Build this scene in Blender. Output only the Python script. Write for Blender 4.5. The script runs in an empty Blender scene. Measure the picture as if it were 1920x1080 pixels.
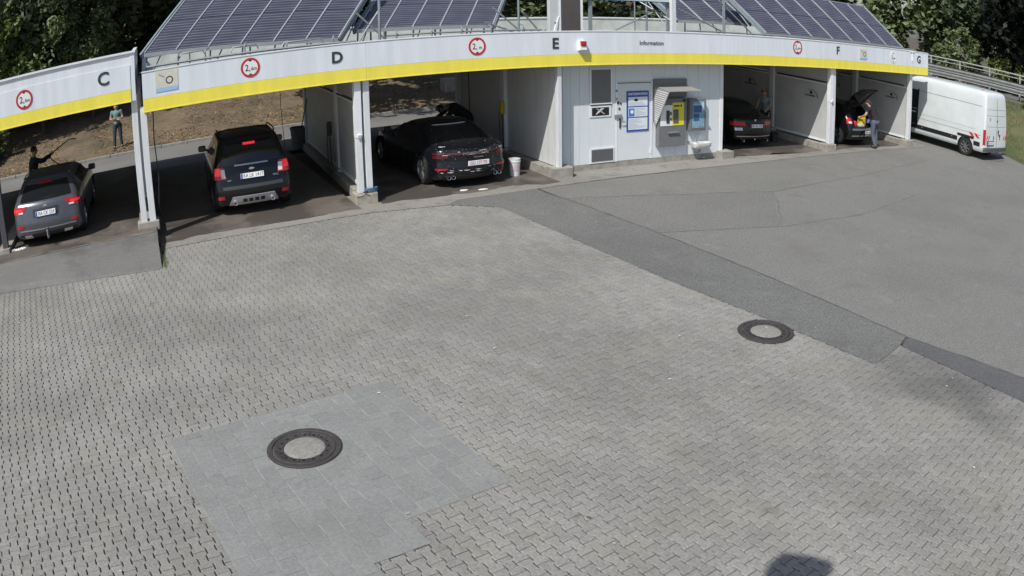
import bpy, bmesh, math, random
import numpy as np
from mathutils import Vector, Matrix, noise
R = math.radians
rnd = random.Random(7)
scene = bpy.context.scene
COL = scene.collection

# ------------------------------------------------------------------ camera, sky, sun, exposure
cam_d = bpy.data.cameras.new('camera'); cam = bpy.data.objects.new('camera', cam_d); COL.objects.link(cam)
scene.camera = cam
def cam_matrix(h=4.1689, pitch=0.3553, roll=-0.016, yaw=-0.458):
    roll_m = Matrix.Rotation(roll, 3, 'Z')
    sp, cp = math.sin(pitch), math.cos(pitch)
    pit = Matrix(((1, 0, 0), (0, sp, -cp), (0, cp, sp)))
    cy, sy = math.cos(yaw), math.sin(yaw)
    ym = Matrix(((cy, -sy, 0), (sy, cy, 0), (0, 0, 1)))
    m = (ym @ pit @ roll_m).to_4x4()
    m.translation = (0, 0, h)
    return m
cam.matrix_world = cam_matrix()
# the surveillance camera's wide lens bows straight lines: a real lens curve, angle = a*r + b*r^3
cam_d.type = 'PANO'
cam_d.sensor_width = 36.0; cam_d.sensor_height = 20.25; cam_d.sensor_fit = 'HORIZONTAL'
cam_d.clip_start = 0.05; cam_d.clip_end = 600
for tgt in (cam_d, getattr(cam_d, 'cycles', None)):
    try:
        tgt.panorama_type = 'FISHEYE_LENS_POLYNOMIAL'
        tgt.fisheye_fov = math.radians(170)
        tgt.fisheye_polynomial_k0 = 0.0
        tgt.fisheye_polynomial_k1 = -0.6174 / 18.0
        tgt.fisheye_polynomial_k2 = 0.0
        tgt.fisheye_polynomial_k3 = -0.0499 / 18.0 ** 3
        tgt.fisheye_polynomial_k4 = 0.0
        break
    except Exception as ex:
        pass

SUN = Vector((1.5, 1.0, -2.2)).normalized()          # direction the light travels
world = bpy.data.worlds.new('World'); scene.world = world; world.use_nodes = True
wn = world.node_tree.nodes; wl = world.node_tree.links
sky = wn.new('ShaderNodeTexSky'); sky.sky_type = 'NISHITA'; sky.sun_disc = False
sky.sun_elevation = math.asin(-SUN.z); sky.sun_rotation = math.atan2(-SUN.x, -SUN.y)
sky.air_density = 1.0; sky.dust_density = 1.5
wn['Background'].inputs['Strength'].default_value = 0.11
wl.new(sky.outputs['Color'], wn['Background'].inputs['Color'])
sun_d = bpy.data.lights.new('sun', 'SUN'); sun_d.energy = 4.8; sun_d.angle = R(0.55); sun_d.color = (1.0, 0.975, 0.93)
sun = bpy.data.objects.new('sun', sun_d); COL.objects.link(sun)
sun.rotation_euler = SUN.to_track_quat('-Z', 'Y').to_euler()
scene.view_settings.view_transform = 'Standard'
scene.view_settings.look = 'None'
scene.view_settings.exposure = -0.10
scene.view_settings.gamma = 1.0

# ------------------------------------------------------------------ helpers
MATS = {}
def mat(name, rgb=(.5, .5, .5), rough=.6, metal=0.0, var=0.0, scale=3.0, bump=0.0, bscale=60.0, coat=0.0,
        emit=None, estr=0.0, rgb2=None, island=0.0, spec=None, trans=0.0, world_tex=True, streak=None):
    """Principled material; colour wanders between rgb and rgb2 (or darker) by noise; fine relief by bump."""
    if name in MATS: return MATS[name]
    m = bpy.data.materials.new(name); m.use_nodes = True
    nt = m.node_tree; b = nt.nodes['Principled BSDF']
    b.inputs['Roughness'].default_value = rough; b.inputs['Metallic'].default_value = metal
    b.inputs['Base Color'].default_value = (*rgb, 1)
    if coat: b.inputs['Coat Weight'].default_value = coat; b.inputs['Coat Roughness'].default_value = .06
    if spec is not None: b.inputs['Specular IOR Level'].default_value = spec
    if trans: b.inputs['Transmission Weight'].default_value = trans
    if emit: b.inputs['Emission Color'].default_value = (*emit, 1); b.inputs['Emission Strength'].default_value = estr
    N = nt.nodes.new; L = nt.links.new
    if var or bump or island:
        if world_tex:
            g = N('ShaderNodeNewGeometry'); vec = g.outputs['Position']
        else:
            g = N('ShaderNodeTexCoord'); vec = g.outputs['Object']
        col = None
        if var:
            n1 = N('ShaderNodeTexNoise'); n1.inputs['Scale'].default_value = scale; n1.inputs['Detail'].default_value = 6
            n1.inputs['Roughness'].default_value = .62
            if streak:
                mp = N('ShaderNodeMapping'); mp.inputs['Scale'].default_value = streak; L(vec, mp.inputs['Vector']); L(mp.outputs[0], n1.inputs['Vector'])
            else: L(vec, n1.inputs['Vector'])
            r2 = rgb2 or tuple(c * (1 - var) for c in rgb)
            cr = N('ShaderNodeValToRGB'); cr.color_ramp.elements[0].position = .34; cr.color_ramp.elements[1].position = .66
            cr.color_ramp.elements[0].color = (*r2, 1); cr.color_ramp.elements[1].color = (*rgb, 1)
            L(n1.outputs['Fac'], cr.inputs['Fac']); col = cr.outputs['Color']
        if island:
            gi = N('ShaderNodeNewGeometry'); oi = N('ShaderNodeObjectInfo')
            ad = N('ShaderNodeMath'); ad.operation = 'ADD'; L(gi.outputs['Random Per Island'], ad.inputs[0]); L(oi.outputs['Random'], ad.inputs[1])
            fr = N('ShaderNodeMath'); fr.operation = 'FRACT'; L(ad.outputs[0], fr.inputs[0])
            mr = N('ShaderNodeMapRange'); mr.inputs['To Min'].default_value = 1 - island; mr.inputs['To Max'].default_value = 1 + island
            L(fr.outputs[0], mr.inputs['Value'])
            mx = N('ShaderNodeMix'); mx.data_type = 'RGBA'; mx.blend_type = 'MULTIPLY'; mx.inputs['Factor'].default_value = 1
            if col: L(col, mx.inputs['A'])
            else: mx.inputs['A'].default_value = (*rgb, 1)
            L(mr.outputs[0], mx.inputs['B']); col = mx.outputs['Result']
        if col: L(col, b.inputs['Base Color'])
        if bump:
            n2 = N('ShaderNodeTexNoise'); n2.inputs['Scale'].default_value = bscale; n2.inputs['Detail'].default_value = 4
            L(vec, n2.inputs['Vector'])
            bp = N('ShaderNodeBump'); bp.inputs['Strength'].default_value = bump; bp.inputs['Distance'].default_value = .01
            L(n2.outputs['Fac'], bp.inputs['Height']); L(bp.outputs[0], b.inputs['Normal'])
    MATS[name] = m
    return m

class MB:
    """collects shapes; build() links them as one mesh object"""
    def __init__(s): s.bm = bmesh.new()
    def box(s, c, d, rz=0, rx=0, ry=0, bev=0):
        M = Matrix.Translation(c) @ Matrix.Rotation(rz, 4, 'Z') @ Matrix.Rotation(ry, 4, 'Y') @ Matrix.Rotation(rx, 4, 'X') @ Matrix.Diagonal((*d, 1))
        v = bmesh.ops.create_cube(s.bm, size=1, matrix=M)['verts']
        if bev:
            e = list({e for q in v for e in q.link_edges})
            bmesh.ops.bevel(s.bm, geom=e, offset=bev, segments=2, profile=.5, affect='EDGES')
        return s
    def b2(s, lo, hi, bev=0):
        return s.box([(a + b) / 2 for a, b in zip(lo, hi)], [abs(b - a) for a, b in zip(lo, hi)], bev=bev)
    def tube(s, pts, r, n=8, caps=True):
        pts = [Vector(p) for p in pts]; rs = r if isinstance(r, (list, tuple)) else [r] * len(pts)
        rings = []; up = None
        for i, p in enumerate(pts):
            t = (pts[min(i + 1, len(pts) - 1)] - pts[max(i - 1, 0)])
            if t.length < 1e-9: t = Vector((0, 0, 1))
            t.normalize()
            if up is None: up = Vector((0, 0, 1)) if abs(t.z) < .9 else Vector((1, 0, 0))
            a = t.cross(up); a = a.normalized() if a.length > 1e-6 else Vector((1, 0, 0)); b = t.cross(a).normalized(); up = -b if (-b).dot(up) > 0 else b
            rings.append([s.bm.verts.new(p + (a * math.cos(k * 2 * math.pi / n) + b * math.sin(k * 2 * math.pi / n)) * rs[i]) for k in range(n)])
        for A, B in zip(rings, rings[1:]):
            for k in range(n): s.bm.faces.new((A[k], A[(k + 1) % n], B[(k + 1) % n], B[k]))
        if caps and n > 2:
            s.bm.faces.new(rings[0][::-1]); s.bm.faces.new(rings[-1])
        return s
    def bar(s, p0, p1, w, h=None):
        """square bar"""
        h = h or w; p0 = Vector(p0); p1 = Vector(p1); t = p1 - p0; L = t.length; q = t.to_track_quat('Z', 'Y')
        M = Matrix.Translation((p0 + p1) / 2) @ q.to_matrix().to_4x4() @ Matrix.Diagonal((w, h, L, 1))
        bmesh.ops.create_cube(s.bm, size=1, matrix=M); return s
    def prism(s, poly, a0, a1, axis='z'):
        f = {'z': lambda p, a: (p[0], p[1], a), 'y': lambda p, a: (p[0], a, p[1]), 'x': lambda p, a: (a, p[0], p[1])}[axis]
        A = [s.bm.verts.new(f(p, a0)) for p in poly]; B = [s.bm.verts.new(f(p, a1)) for p in poly]; n = len(poly)
        s.bm.faces.new(A[::-1]); s.bm.faces.new(B)
        for k in range(n): s.bm.faces.new((A[k], A[(k + 1) % n], B[(k + 1) % n], B[k]))
        return s
    def lathe(s, prof, n=32, c=(0, 0, 0), axis='z', a0=0, a1=2 * math.pi, closed=False):
        full = abs(a1 - a0 - 2 * math.pi) < 1e-6; m = n if full else n + 1; rings = []
        for k in range(m):
            a = a0 + (a1 - a0) * k / n; ca, sa = math.cos(a), math.sin(a)
            if axis == 'z': rings.append([s.bm.verts.new((c[0] + r * ca, c[1] + r * sa, c[2] + z)) for r, z in prof])
            elif axis == 'x': rings.append([s.bm.verts.new((c[0] + z, c[1] + r * ca, c[2] + r * sa)) for r, z in prof])
            else: rings.append([s.bm.verts.new((c[0] + r * ca, c[1] + z, c[2] + r * sa)) for r, z in prof])
        for k in range(n):
            A, B = rings[k], rings[(k + 1) % m]
            for j in range(len(prof) - (0 if closed else 1)):
                q = (A[j], B[j], B[(j + 1) % len(prof)], A[(j + 1) % len(prof)])
                s.bm.faces.new(q)
        return s
    def quad(s, *p):
        s.bm.faces.new([s.bm.verts.new(q) for q in p]); return s
    def grid(s, P, wrap=False):
        V = [[s.bm.verts.new(p) for p in row] for row in P]
        for A, B in zip(V, V[1:]):
            n = len(A)
            for k in range(n if wrap else n - 1): s.bm.faces.new((A[k], A[(k + 1) % n], B[(k + 1) % n], B[k]))
        return V
    def build(s, name, m=None, parent=None, smooth=False, fix=True, weld=False, slots=None):
        if weld: bmesh.ops.remove_doubles(s.bm, verts=s.bm.verts, dist=1e-5)
        if fix: bmesh.ops.recalc_face_normals(s.bm, faces=s.bm.faces)
        me = bpy.data.meshes.new(name); s.bm.to_mesh(me); s.bm.free()
        return link(name, me, m, parent, smooth, slots)
def link(name, me, m=None, parent=None, smooth=False, slots=None):
    if slots:
        for k in slots: me.materials.append(k)
    elif m: me.materials.append(m)
    if smooth:
        me.polygons.foreach_set('use_smooth', [True] * len(me.polygons))
        try: me.set_sharp_from_angle(angle=R(38))
        except Exception: pass
    o = bpy.data.objects.new(name, me); COL.objects.link(o)
    if parent: o.parent = parent
    return o
def tag(o, label=None, cat=None, group=None, kind=None):
    if label: o['label'] = label
    if cat: o['category'] = cat
    if group: o['group'] = group
    if kind: o['kind'] = kind
    return o
def thing(name, label, cat, loc=(0, 0, 0), rz=0, group=None, scale=1):
    o = bpy.data.objects.new(name, None); COL.objects.link(o); o.location = loc; o.rotation_euler = (0, 0, rz); o.scale = (scale,) * 3
    o.empty_display_size = .2
    return tag(o, label, cat, group)
def copy_tree(o, parent=None):
    c = o.copy(); COL.objects.link(c); c.parent = parent
    for ch in o.children: copy_tree(ch, c)
    return c
def text_mesh(txt, size=1.0, depth=.004, align='CENTER', bold=0.0, sx=1.0):
    cu = bpy.data.curves.new('lettering', 'FONT'); cu.body = txt; cu.size = size; cu.extrude = depth; cu.align_x = align; cu.align_y = 'CENTER'; cu.offset = bold
    cu.resolution_u = 3
    ob = bpy.data.objects.new('lettering', cu)
    me = bpy.data.meshes.new_from_object(ob)
    bpy.data.objects.remove(ob); bpy.data.curves.remove(cu)
    bt = bmesh.new(); bt.from_mesh(me); bmesh.ops.remove_doubles(bt, verts=bt.verts, dist=1e-5); bt.to_mesh(me); bt.free()
    for v in me.vertices: v.co.x *= sx
    return me
def text(txt, m, parent, loc, size, depth=.004, rot=(R(90), 0, 0), name='lettering', align='CENTER', bold=0.0, sx=1.0):
    o = link(name, text_mesh(txt, size, depth, align, bold, sx), m, parent); o.location = loc; o.rotation_euler = rot
    return o
def sheet(name, poly, z, m, kind='structure', parent=None):
    mb = MB(); mb.bm.faces.new([mb.bm.verts.new((x, y, z)) for x, y in poly])
    bmesh.ops.triangulate(mb.bm, faces=mb.bm.faces)
    for f in mb.bm.faces:
        f.normal_update()
        if f.normal.z < 0: f.normal_flip()
    o = mb.build(name, m, parent, fix=False)
    return tag(o, kind=kind) if not parent else o

# shared materials
white_panel = mat('white_panel', (.76, .80, .85), .42, var=.11, scale=1.6, streak=(3.5, 3.5, .35))
white_trim = mat('white_trim', (.80, .82, .84), .4, var=.08, scale=4)
white_post = mat('white_post', (.72, .74, .76), .45, var=.16, scale=3, streak=(6, 6, .8))
yellow_band = mat('yellow_band', (.92, .79, .10), .45, var=.10, scale=1.6, streak=(3.5, 3.5, .5))
dark_joint = mat('dark_joint', (.05, .05, .05), .8)
grey_panel = mat('grey_panel', (.50, .51, .50), .5, var=.12, scale=2, streak=(5, 5, .7))
concrete = mat('concrete', (.36, .34, .30), .85, var=.38, scale=5, bump=.35, bscale=45)
steel = mat('galvanised_steel', (.33, .36, .38), .55, metal=.35, var=.25, scale=9)
dark_metal = mat('dark_metal', (.06, .06, .065), .5, metal=.4)
black_plastic = mat('black_plastic', (.018, .018, .02), .5, var=.3, scale=20)
chrome = mat('chrome', (.75, .76, .78), .14, metal=1.0)
glass_dark = mat('dark_glass', (.012, .014, .016), .06, spec=.7)
red_lens = mat('red_lens', (.45, .012, .015), .18, coat=.6)
white_lens = mat('clear_lens', (.7, .7, .72), .12, coat=.6)
plate_white = mat('plate_white', (.80, .81, .83), .4)
plate_blue = mat('plate_blue', (.03, .09, .42), .4)
ink = mat('black_ink', (.012, .012, .014), .5)
ink_green = mat('dark_green_lettering', (.035, .05, .04), .45)
rubber = mat('tyre_rubber', (.022, .022, .023), .8, var=.3, scale=30)
alloy = mat('alloy', (.50, .51, .53), .28, metal=.85)
sign_red = mat('sign_red', (.50, .03, .04), .4)
sign_white = mat('sign_white', (.80, .80, .80), .4)
# ------------------------------------------------------------------ ground, roads, paving
def noisy_ground(name, c1, c2, c3, rough=.85, wet=None, s1=.35, s2=9.0, bump=.5, speck=.25, dark=None):
    """outdoor ground: large patches, small mottling, fine aggregate; wet = (darker colour, threshold)"""
    m = bpy.data.materials.new(name); m.use_nodes = True; nt = m.node_tree; b = nt.nodes['Principled BSDF']; N = nt.nodes.new; L = nt.links.new
    g = N('ShaderNodeNewGeometry'); P = g.outputs['Position']
    def nz(sc, det=5, ro=.6):
        n = N('ShaderNodeTexNoise'); n.inputs['Scale'].default_value = sc; n.inputs['Detail'].default_value = det; n.inputs['Roughness'].default_value = ro; L(P, n.inputs['Vector']); return n.outputs['Fac']
    def ramp(f, a, b_, p0, p1):
        r = N('ShaderNodeValToRGB'); r.color_ramp.elements[0].position = p0; r.color_ramp.elements[1].position = p1
        r.color_ramp.elements[0].color = (*a, 1); r.color_ramp.elements[1].color = (*b_, 1); L(f, r.inputs['Fac']); return r.outputs['Color']
    def mix(a, b_, f, mode='MIX'):
        x = N('ShaderNodeMix'); x.data_type = 'RGBA'; x.blend_type = mode
        if isinstance(f, float): x.inputs['Factor'].default_value = f
        else: L(f, x.inputs['Factor'])
        for k, v in (('A', a), ('B', b_)):
            if isinstance(v, tuple): x.inputs[k].default_value = (*v, 1)
            else: L(v, x.inputs[k])
        return x.outputs['Result']
    col = ramp(nz(s1, 6), c1, c2, .36, .64)
    col = mix(col, ramp(nz(s2, 4), c3, (1, 1, 1), .25, .62), .55, 'MULTIPLY')
    col = mix(col, ramp(nz(150, 2), (.55, .55, .55), (1.2, 1.2, 1.2), .3, .7), speck, 'MULTIPLY')
    col = mix(col, ramp(nz(19, 4, .8), (.62, .62, .62), (1.2, 1.2, 1.2), .34, .66), speck * .8, 'MULTIPLY')
    col = mix(col, ramp(nz(38, 3, .75), (.50, .50, .50), (1.28, 1.28, 1.28), .32, .68), speck * 1.3, 'MULTIPLY')
    rgh = None
    if wet:
        wc, thr = wet
        f = N('ShaderNodeMapRange'); f.inputs['From Min'].default_value = thr - .05; f.inputs['From Max'].default_value = thr + .05; L(nz(.9, 5, .55), f.inputs['Value'])
        col = mix(col, wc, f.outputs[0])
        rr = N('ShaderNodeMapRange'); rr.inputs['To Min'].default_value = rough; rr.inputs['To Max'].default_value = .38; L(f.outputs[0], rr.inputs['Value']); L(rr.outputs[0], b.inputs['Roughness'])
    else: b.inputs['Roughness'].default_value = rough
    for dark in ([dark] if dark and not isinstance(dark, list) else (dark or [])):
        f = N('ShaderNodeMapRange'); f.inputs['From Min'].default_value = dark[1] - .08; f.inputs['From Max'].default_value = dark[1] + .08; f.inputs['To Max'].default_value = dark[2]; L(nz(dark[3], 5, .6), f.inputs['Value'])
        col = mix(col, dark[0], f.outputs[0])
    L(col, b.inputs['Base Color'])
    bp = N('ShaderNodeBump'); bp.inputs['Strength'].default_value = bump; bp.inputs['Distance'].default_value = .006
    L(nz(120, 3), bp.inputs['Height']); L(bp.outputs[0], b.inputs['Normal'])
    return m
asphalt_old = noisy_ground('old_asphalt', (.205, .202, .187), (.258, .253, .236), (.78, .78, .78), speck=.62, dark=[((.13, .125, .115), .64, .6, 1.4), ((.15, .145, .132), .58, .7, .35), ((.07, .068, .063), .73, .6, 3.0), ((.30, .29, .27), .68, .4, 2.1)])
asphalt_strip = noisy_ground('strip_asphalt', (.168, .167, .158), (.204, .203, .193), (.8, .8, .8), speck=.62, dark=[((.11, .107, .10), .62, .6, 1.2), ((.23, .225, .21), .67, .4, 1.9)])
asphalt_dark = noisy_ground('dark_asphalt', (.105, .105, .108), (.14, .14, .142), (.8, .8, .8), speck=.4)
asphalt_lane = noisy_ground('lane_asphalt', (.165, .16, .15), (.215, .208, .195), (.8, .8, .8))
bay_concrete = noisy_ground('wet_bay_concrete', (.135, .115, .098), (.175, .15, .126), (.7, .7, .7), rough=.6, wet=((.085, .075, .066), .46), s1=.8)
apron_concrete = noisy_ground('apron_concrete', (.24, .228, .205), (.30, .285, .255), (.75, .75, .75), dark=((.14, .12, .1), .62, .75, 2.2))
joint_dirt = mat('joint_dirt', (.11, .105, .09), .95, var=.5, scale=1.3, bump=.4, rgb2=(.022, .02, .018))
soil = noisy_ground('soil', (.09, .075, .05), (.14, .12, .08), (.6, .6, .6))

# one ground sheet to the horizon
g = sheet('ground', [(-300, -200), (400, -200), (400, 400), (-300, 400)], -.07, soil)

SL0 = Vector((-.287, 7.688)); AN = R(8.0)
E1 = Vector((math.cos(AN), math.sin(AN))); E2 = Vector((math.sin(AN), -math.cos(AN)))
def inside(p, poly):
    x, y = p; c = False; n = len(poly)
    for i in range(n):
        x0, y0 = poly[i]; x1, y1 = poly[(i + 1) % n]
        if (y0 > y) != (y1 > y) and x < (x1 - x0) * (y - y0) / (y1 - y0) + x0: c = not c
    return c
PAVE = [(.03, 15.25), (4.3, 15.3), (5.9, 14.95), (6.85, 14.2), (7.03, 11.2), (7.20, 9.18), (7.47, 7.37), (7.735, 5.48), (8.50, 5.58), (8.60, 4.3), (8.70, 3.3), (9.1, 1.0), (-4, 1.0), (-7, 8), (-7, 14.84), (0.03, 13.88)]
bed = sheet('block_paving', PAVE, -.017, joint_dirt)
MANH = [(1.114, 6.976), (7.148, 6.994)]
slab_w, slab_l = .1785, .208
SLABS = set()
for i in range(15):
    for j in range(16 if i < 9 else 12):
        if i >= 6 and j >= 14: continue
        SLABS.add((i, j))
def slab_uv(p):
    d = Vector(p) - SL0; return d.dot(E1), d.dot(E2)
def in_slabs(p, m=0.0):
    u, v = slab_uv(p); return (math.floor((u) / slab_w), math.floor((v) / slab_l)) in SLABS
# bone-shaped interlocking pavers: half offset from column to column
PP, PL = .1165, .241
def bone(hl, gap=.0042):
    we = PP * .5 * 1.21 - gap * 1.6; ww = PP - PP * .5 * 1.21 - gap * 1.6; hl -= gap * .85
    a, b_ = hl * .52, hl * .30
    half = [(we, -hl), (we, -a), (ww, -b_), (ww, b_), (we, a), (we, hl)]
    return half + [(-x, -y) for x, y in half]
BONE = bone(PL / 2)
def paver_mesh(mb, c, jz=0.0, tx=0.0, ty=0.0, jr=0.0, bev=.006, h=.03):
    def pt(x, y, z):
        q = E1 * x + E2 * y
        return (c[0] + q.x - jr * q.y, c[1] + q.y + jr * q.x, z + jz + tx * x + ty * y)
    top = [mb.bm.verts.new(pt(x * (1 - bev / .05), y * (1 - bev / .118), 0)) for x, y in BONE]
    mid = [mb.bm.verts.new(pt(x, y, -.005)) for x, y in BONE]
    low = [mb.bm.verts.new(pt(x, y, -h)) for x, y in BONE]
    n = len(BONE)
    mb.bm.faces.new(top[::-1])
    for k in range(n):
        mb.bm.faces.new((top[k], top[(k + 1) % n], mid[(k + 1) % n], mid[k])); mb.bm.faces.new((mid[k], mid[(k + 1) % n], low[(k + 1) % n], low[k]))
OFF4 = [E1 * .075, -E1 * .075, E2 * .125, -E2 * .125, Vector((0, 0))]
paver_c = []
for i in range(-70, 90):
    for j in range(-42, 40):
        p = SL0 + E1 * (i * PP) + E2 * ((j + .5 * (i % 2)) * PL + .02)
        if not (-4.3 < p.x < 9.2 and 1.3 < p.y < 15.4): continue
        if not any(inside(p + d, PAVE) for d in OFF4): continue
        if all(in_slabs(p + d * .95) for d in OFF4): continue
        if any((p - Vector(q)).length < .33 for q in MANH): continue
        # field of view of the lens, generously
        d = Vector((p.x, p.y)); ang = math.degrees(math.atan2(p.x, p.y))
        if not (-28 < ang < 80): continue
        if p.y < 4.05 - p.x * .52: continue
        paver_c.append(p)
paver_c.sort(key=lambda p: (p.x ** 2 + p.y ** 2))
pave_mat = noisy_ground('paver_concrete', (.236, .228, .211), (.306, .296, .275), (.80, .80, .80), s1=.5, speck=.34, dark=[((.155, .150, .14), .60, .35, .30), ((.24, .235, .18), .60, .45, 1.3), ((.085, .08, .072), .70, .65, 2.6), ((.33, .325, .31), .69, .5, 3.7)])
# every stone differs a little in tone
def add_island_tone(m, amt):
    nt = m.node_tree; b = nt.nodes['Principled BSDF']; l = b.inputs['Base Color'].links[0]; src = l.from_socket
    gi = nt.nodes.new('ShaderNodeNewGeometry'); oi = nt.nodes.new('ShaderNodeObjectInfo')
    ad = nt.nodes.new('ShaderNodeMath'); ad.operation = 'ADD'; nt.links.new(gi.outputs['Random Per Island'], ad.inputs[0]); nt.links.new(oi.outputs['Random'], ad.inputs[1])
    fr = nt.nodes.new('ShaderNodeMath'); fr.operation = 'FRACT'; nt.links.new(ad.outputs[0], fr.inputs[0])
    mr = nt.nodes.new('ShaderNodeMapRange'); mr.inputs['To Min'].default_value = 1 - amt; mr.inputs['To Max'].default_value = 1 + amt; nt.links.new(fr.outputs[0], mr.inputs['Value'])
    mx = nt.nodes.new('ShaderNodeMix'); mx.data_type = 'RGBA'; mx.blend_type = 'MULTIPLY'; mx.inputs['Factor'].default_value = 1
    nt.links.new(src, mx.inputs['A']); nt.links.new(mr.outputs[0], mx.inputs['B']); nt.links.new(mx.outputs['Result'], b.inputs['Base Color'])
add_island_tone(pave_mat, .07)
def add_dark_patch(m, centre, rad, col, amt, nscale=1.6):  # noisy dark oval mixed into the colour: paving stains and darker patches
    nt = m.node_tree; N = nt.nodes.new; L = nt.links.new; b = nt.nodes['Principled BSDF']; src = b.inputs['Base Color'].links[0].from_socket
    g_ = N('ShaderNodeNewGeometry'); mp = N('ShaderNodeMapping'); mp.inputs['Location'].default_value = (-centre[0] / rad[0], -centre[1] / rad[1], 0); mp.inputs['Scale'].default_value = (1 / rad[0], 1 / rad[1], 0); L(g_.outputs['Position'], mp.inputs['Vector'])
    ln = N('ShaderNodeVectorMath'); ln.operation = 'LENGTH'; L(mp.outputs[0], ln.inputs[0])
    n_ = N('ShaderNodeTexNoise'); n_.inputs['Scale'].default_value = nscale; n_.inputs['Detail'].default_value = 6; L(g_.outputs['Position'], n_.inputs['Vector'])
    ad = N('ShaderNodeMath'); ad.operation = 'MULTIPLY_ADD'; ad.inputs[1].default_value = 1.5; L(n_.outputs['Fac'], ad.inputs[0]); L(ln.outputs['Value'], ad.inputs[2])
    mr = N('ShaderNodeMapRange'); mr.inputs['From Min'].default_value = 1.75; mr.inputs['From Max'].default_value = .85; mr.inputs['To Max'].default_value = amt; L(ad.outputs[0], mr.inputs['Value'])
    mx = N('ShaderNodeMix'); mx.data_type = 'RGBA'; L(mr.outputs[0], mx.inputs['Factor']); L(src, mx.inputs['A']); mx.inputs['B'].default_value = (*col, 1); L(mx.outputs['Result'], b.inputs['Base Color'])
add_dark_patch(pave_mat, (4.2, 9.4), (2.0, 1.5), (.15, .146, .135), .4)
add_dark_patch(pave_mat, (8.2, 4.3), (1.0, 1.6), (.085, .085, .08), .75)  # blotchy darker patch at the right edge of the paving
add_dark_patch(pave_mat, (1.0, 10.6), (1.8, .8), (.15, .143, .132), .4)
mb = MB(); paver_mesh(mb, (0, 0)); bmesh.ops.recalc_face_normals(mb.bm, faces=mb.bm.faces)
pm = bpy.data.meshes.new('paver'); mb.bm.to_mesh(pm); mb.bm.free(); pm.materials.append(pave_mat)
near_p = paver_c[:300]
for p in near_p:
    o = bpy.data.objects.new('paver', pm); COL.objects.link(o); o.parent = bed
    o.location = (p.x + rnd.uniform(-.001, .001), p.y + rnd.uniform(-.001, .001), rnd.uniform(-.002, .002)); o.rotation_euler = (rnd.uniform(-.008, .008), rnd.uniform(-.012, .012), rnd.uniform(-.012, .012))
mb = MB()
for p in paver_c[300:]:
    paver_mesh(mb, (p.x + rnd.uniform(-.001, .001), p.y + rnd.uniform(-.001, .001)), rnd.uniform(-.002, .002), rnd.uniform(-.012, .012), rnd.uniform(-.008, .008), rnd.uniform(-.012, .012))
o = mb.build('far_pavers', pave_mat, bed); o['kind'] = 'stuff'
# smooth square slabs round the near manhole
slab_mat = noisy_ground('slab_concrete', (.228, .230, .220), (.258, .260, .250), (.88, .88, .88), speck=.22, dark=[((.17, .168, .158), .62, .5, 1.0), ((.12, .115, .105), .70, .5, 3.2)])
add_island_tone(slab_mat, .06)
inner = [SL0 + E1 * (i * slab_w) + E2 * (j * slab_l) for i, j in ((0, 0), (15, 0), (15, 12), (9, 12), (9, 14), (6, 14), (6, 16), (0, 16))]
slabbed = sheet('slab_paving', [(p.x, p.y) for p in inner], .0045, mat('pale_joint', (.44, .44, .42), .95, var=.35, scale=4, rgb2=(.11, .105, .095)))
for i in range(15):
    js = sorted(j for a, j in SLABS if a == i)
    off = .5 * (i % 2) * 1.0
    L0 = 0.0; end = (js[-1] + 1) * slab_l; cuts = [0.0]
    x = slab_l * (.55 if i % 2 else 1.05)
    while x < end - .05: cuts.append(x); x += slab_l * 1.0
    cuts.append(end)
    for a, b_ in zip(cuts, cuts[1:]):
        mb = MB(); g_ = .0032
        mb.box((0, 0, -.012), (slab_w - 2 * g_, b_ - a - 2 * g_, .03), bev=.0022)
        o = mb.build('slab', slab_mat, slabbed)
        c = SL0 + E1 * ((i + .5) * slab_w) + E2 * ((a + b_) / 2)
        o.location = (c.x, c.y, .005 + rnd.uniform(-.0008, .0008)); o.rotation_euler = (rnd.uniform(-.004, .004), rnd.uniform(-.004, .004), AN)
# manhole covers: iron frame, iron ring with vent holes, concrete fill
iron = mat('cast_iron', (.085, .076, .074), .66, metal=.35, var=.35, scale=14, bump=.5, bscale=70)
joint_dark = mat('manhole_joint', (.05, .046, .04), .95)
fill = mat('manhole_concrete', (.29, .28, .25), .85, var=.35, scale=28, bump=.5, bscale=70)
for (mx_, my_), lab in zip(MANH, ('round iron manhole cover with concrete middle set in the smooth slabs', 'round iron manhole cover with concrete middle beside the asphalt strip')):
    t = thing('manhole_cover', lab, 'manhole', (mx_, my_, .008 if mx_ < 3 else .004), rnd.uniform(0, 1), 'manhole covers in the forecourt')
    mb = MB(); mb.lathe([(.383, .001), (.397, .001)], 72); mb.build('dirt_joint', joint_dark, t, fix=False)
    mb = MB(); mb.lathe([(.385, -.05), (.385, .008), (.380, .012), (.340, .012), (.334, .004), (.334, -.05)], 72); mb.build('frame', iron, t, smooth=True)
    mb = MB(); mb.lathe([(.327, -.05), (.327, .009), (.322, .012), (.292, .012), (.286, .008), (.222, .008), (.216, .003), (.216, -.05)], 72)
    for k in range(16):
        a = k * math.pi / 8 + .196
        mb.box((.254 * math.cos(a), .254 * math.sin(a), .0105), (.062, .012, .006), rz=a)
    ring = mb.build('cover_ring', iron, t, smooth=True)
    for k in range(16):
        a = k * math.pi / 8
        mb = MB(); mb.lathe([(0.0005, .0), (.017, .0)], 10, (.254 * math.cos(a), .254 * math.sin(a), .0095)); mb.build('vent_hole', ink, ring)
    mb = MB(); mb.lathe([(.0005, .010), (.15, .009), (.205, .006), (.216, -.0), (.216, -.05)], 48); mb.build('concrete_fill', fill, t, smooth=True)

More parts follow.
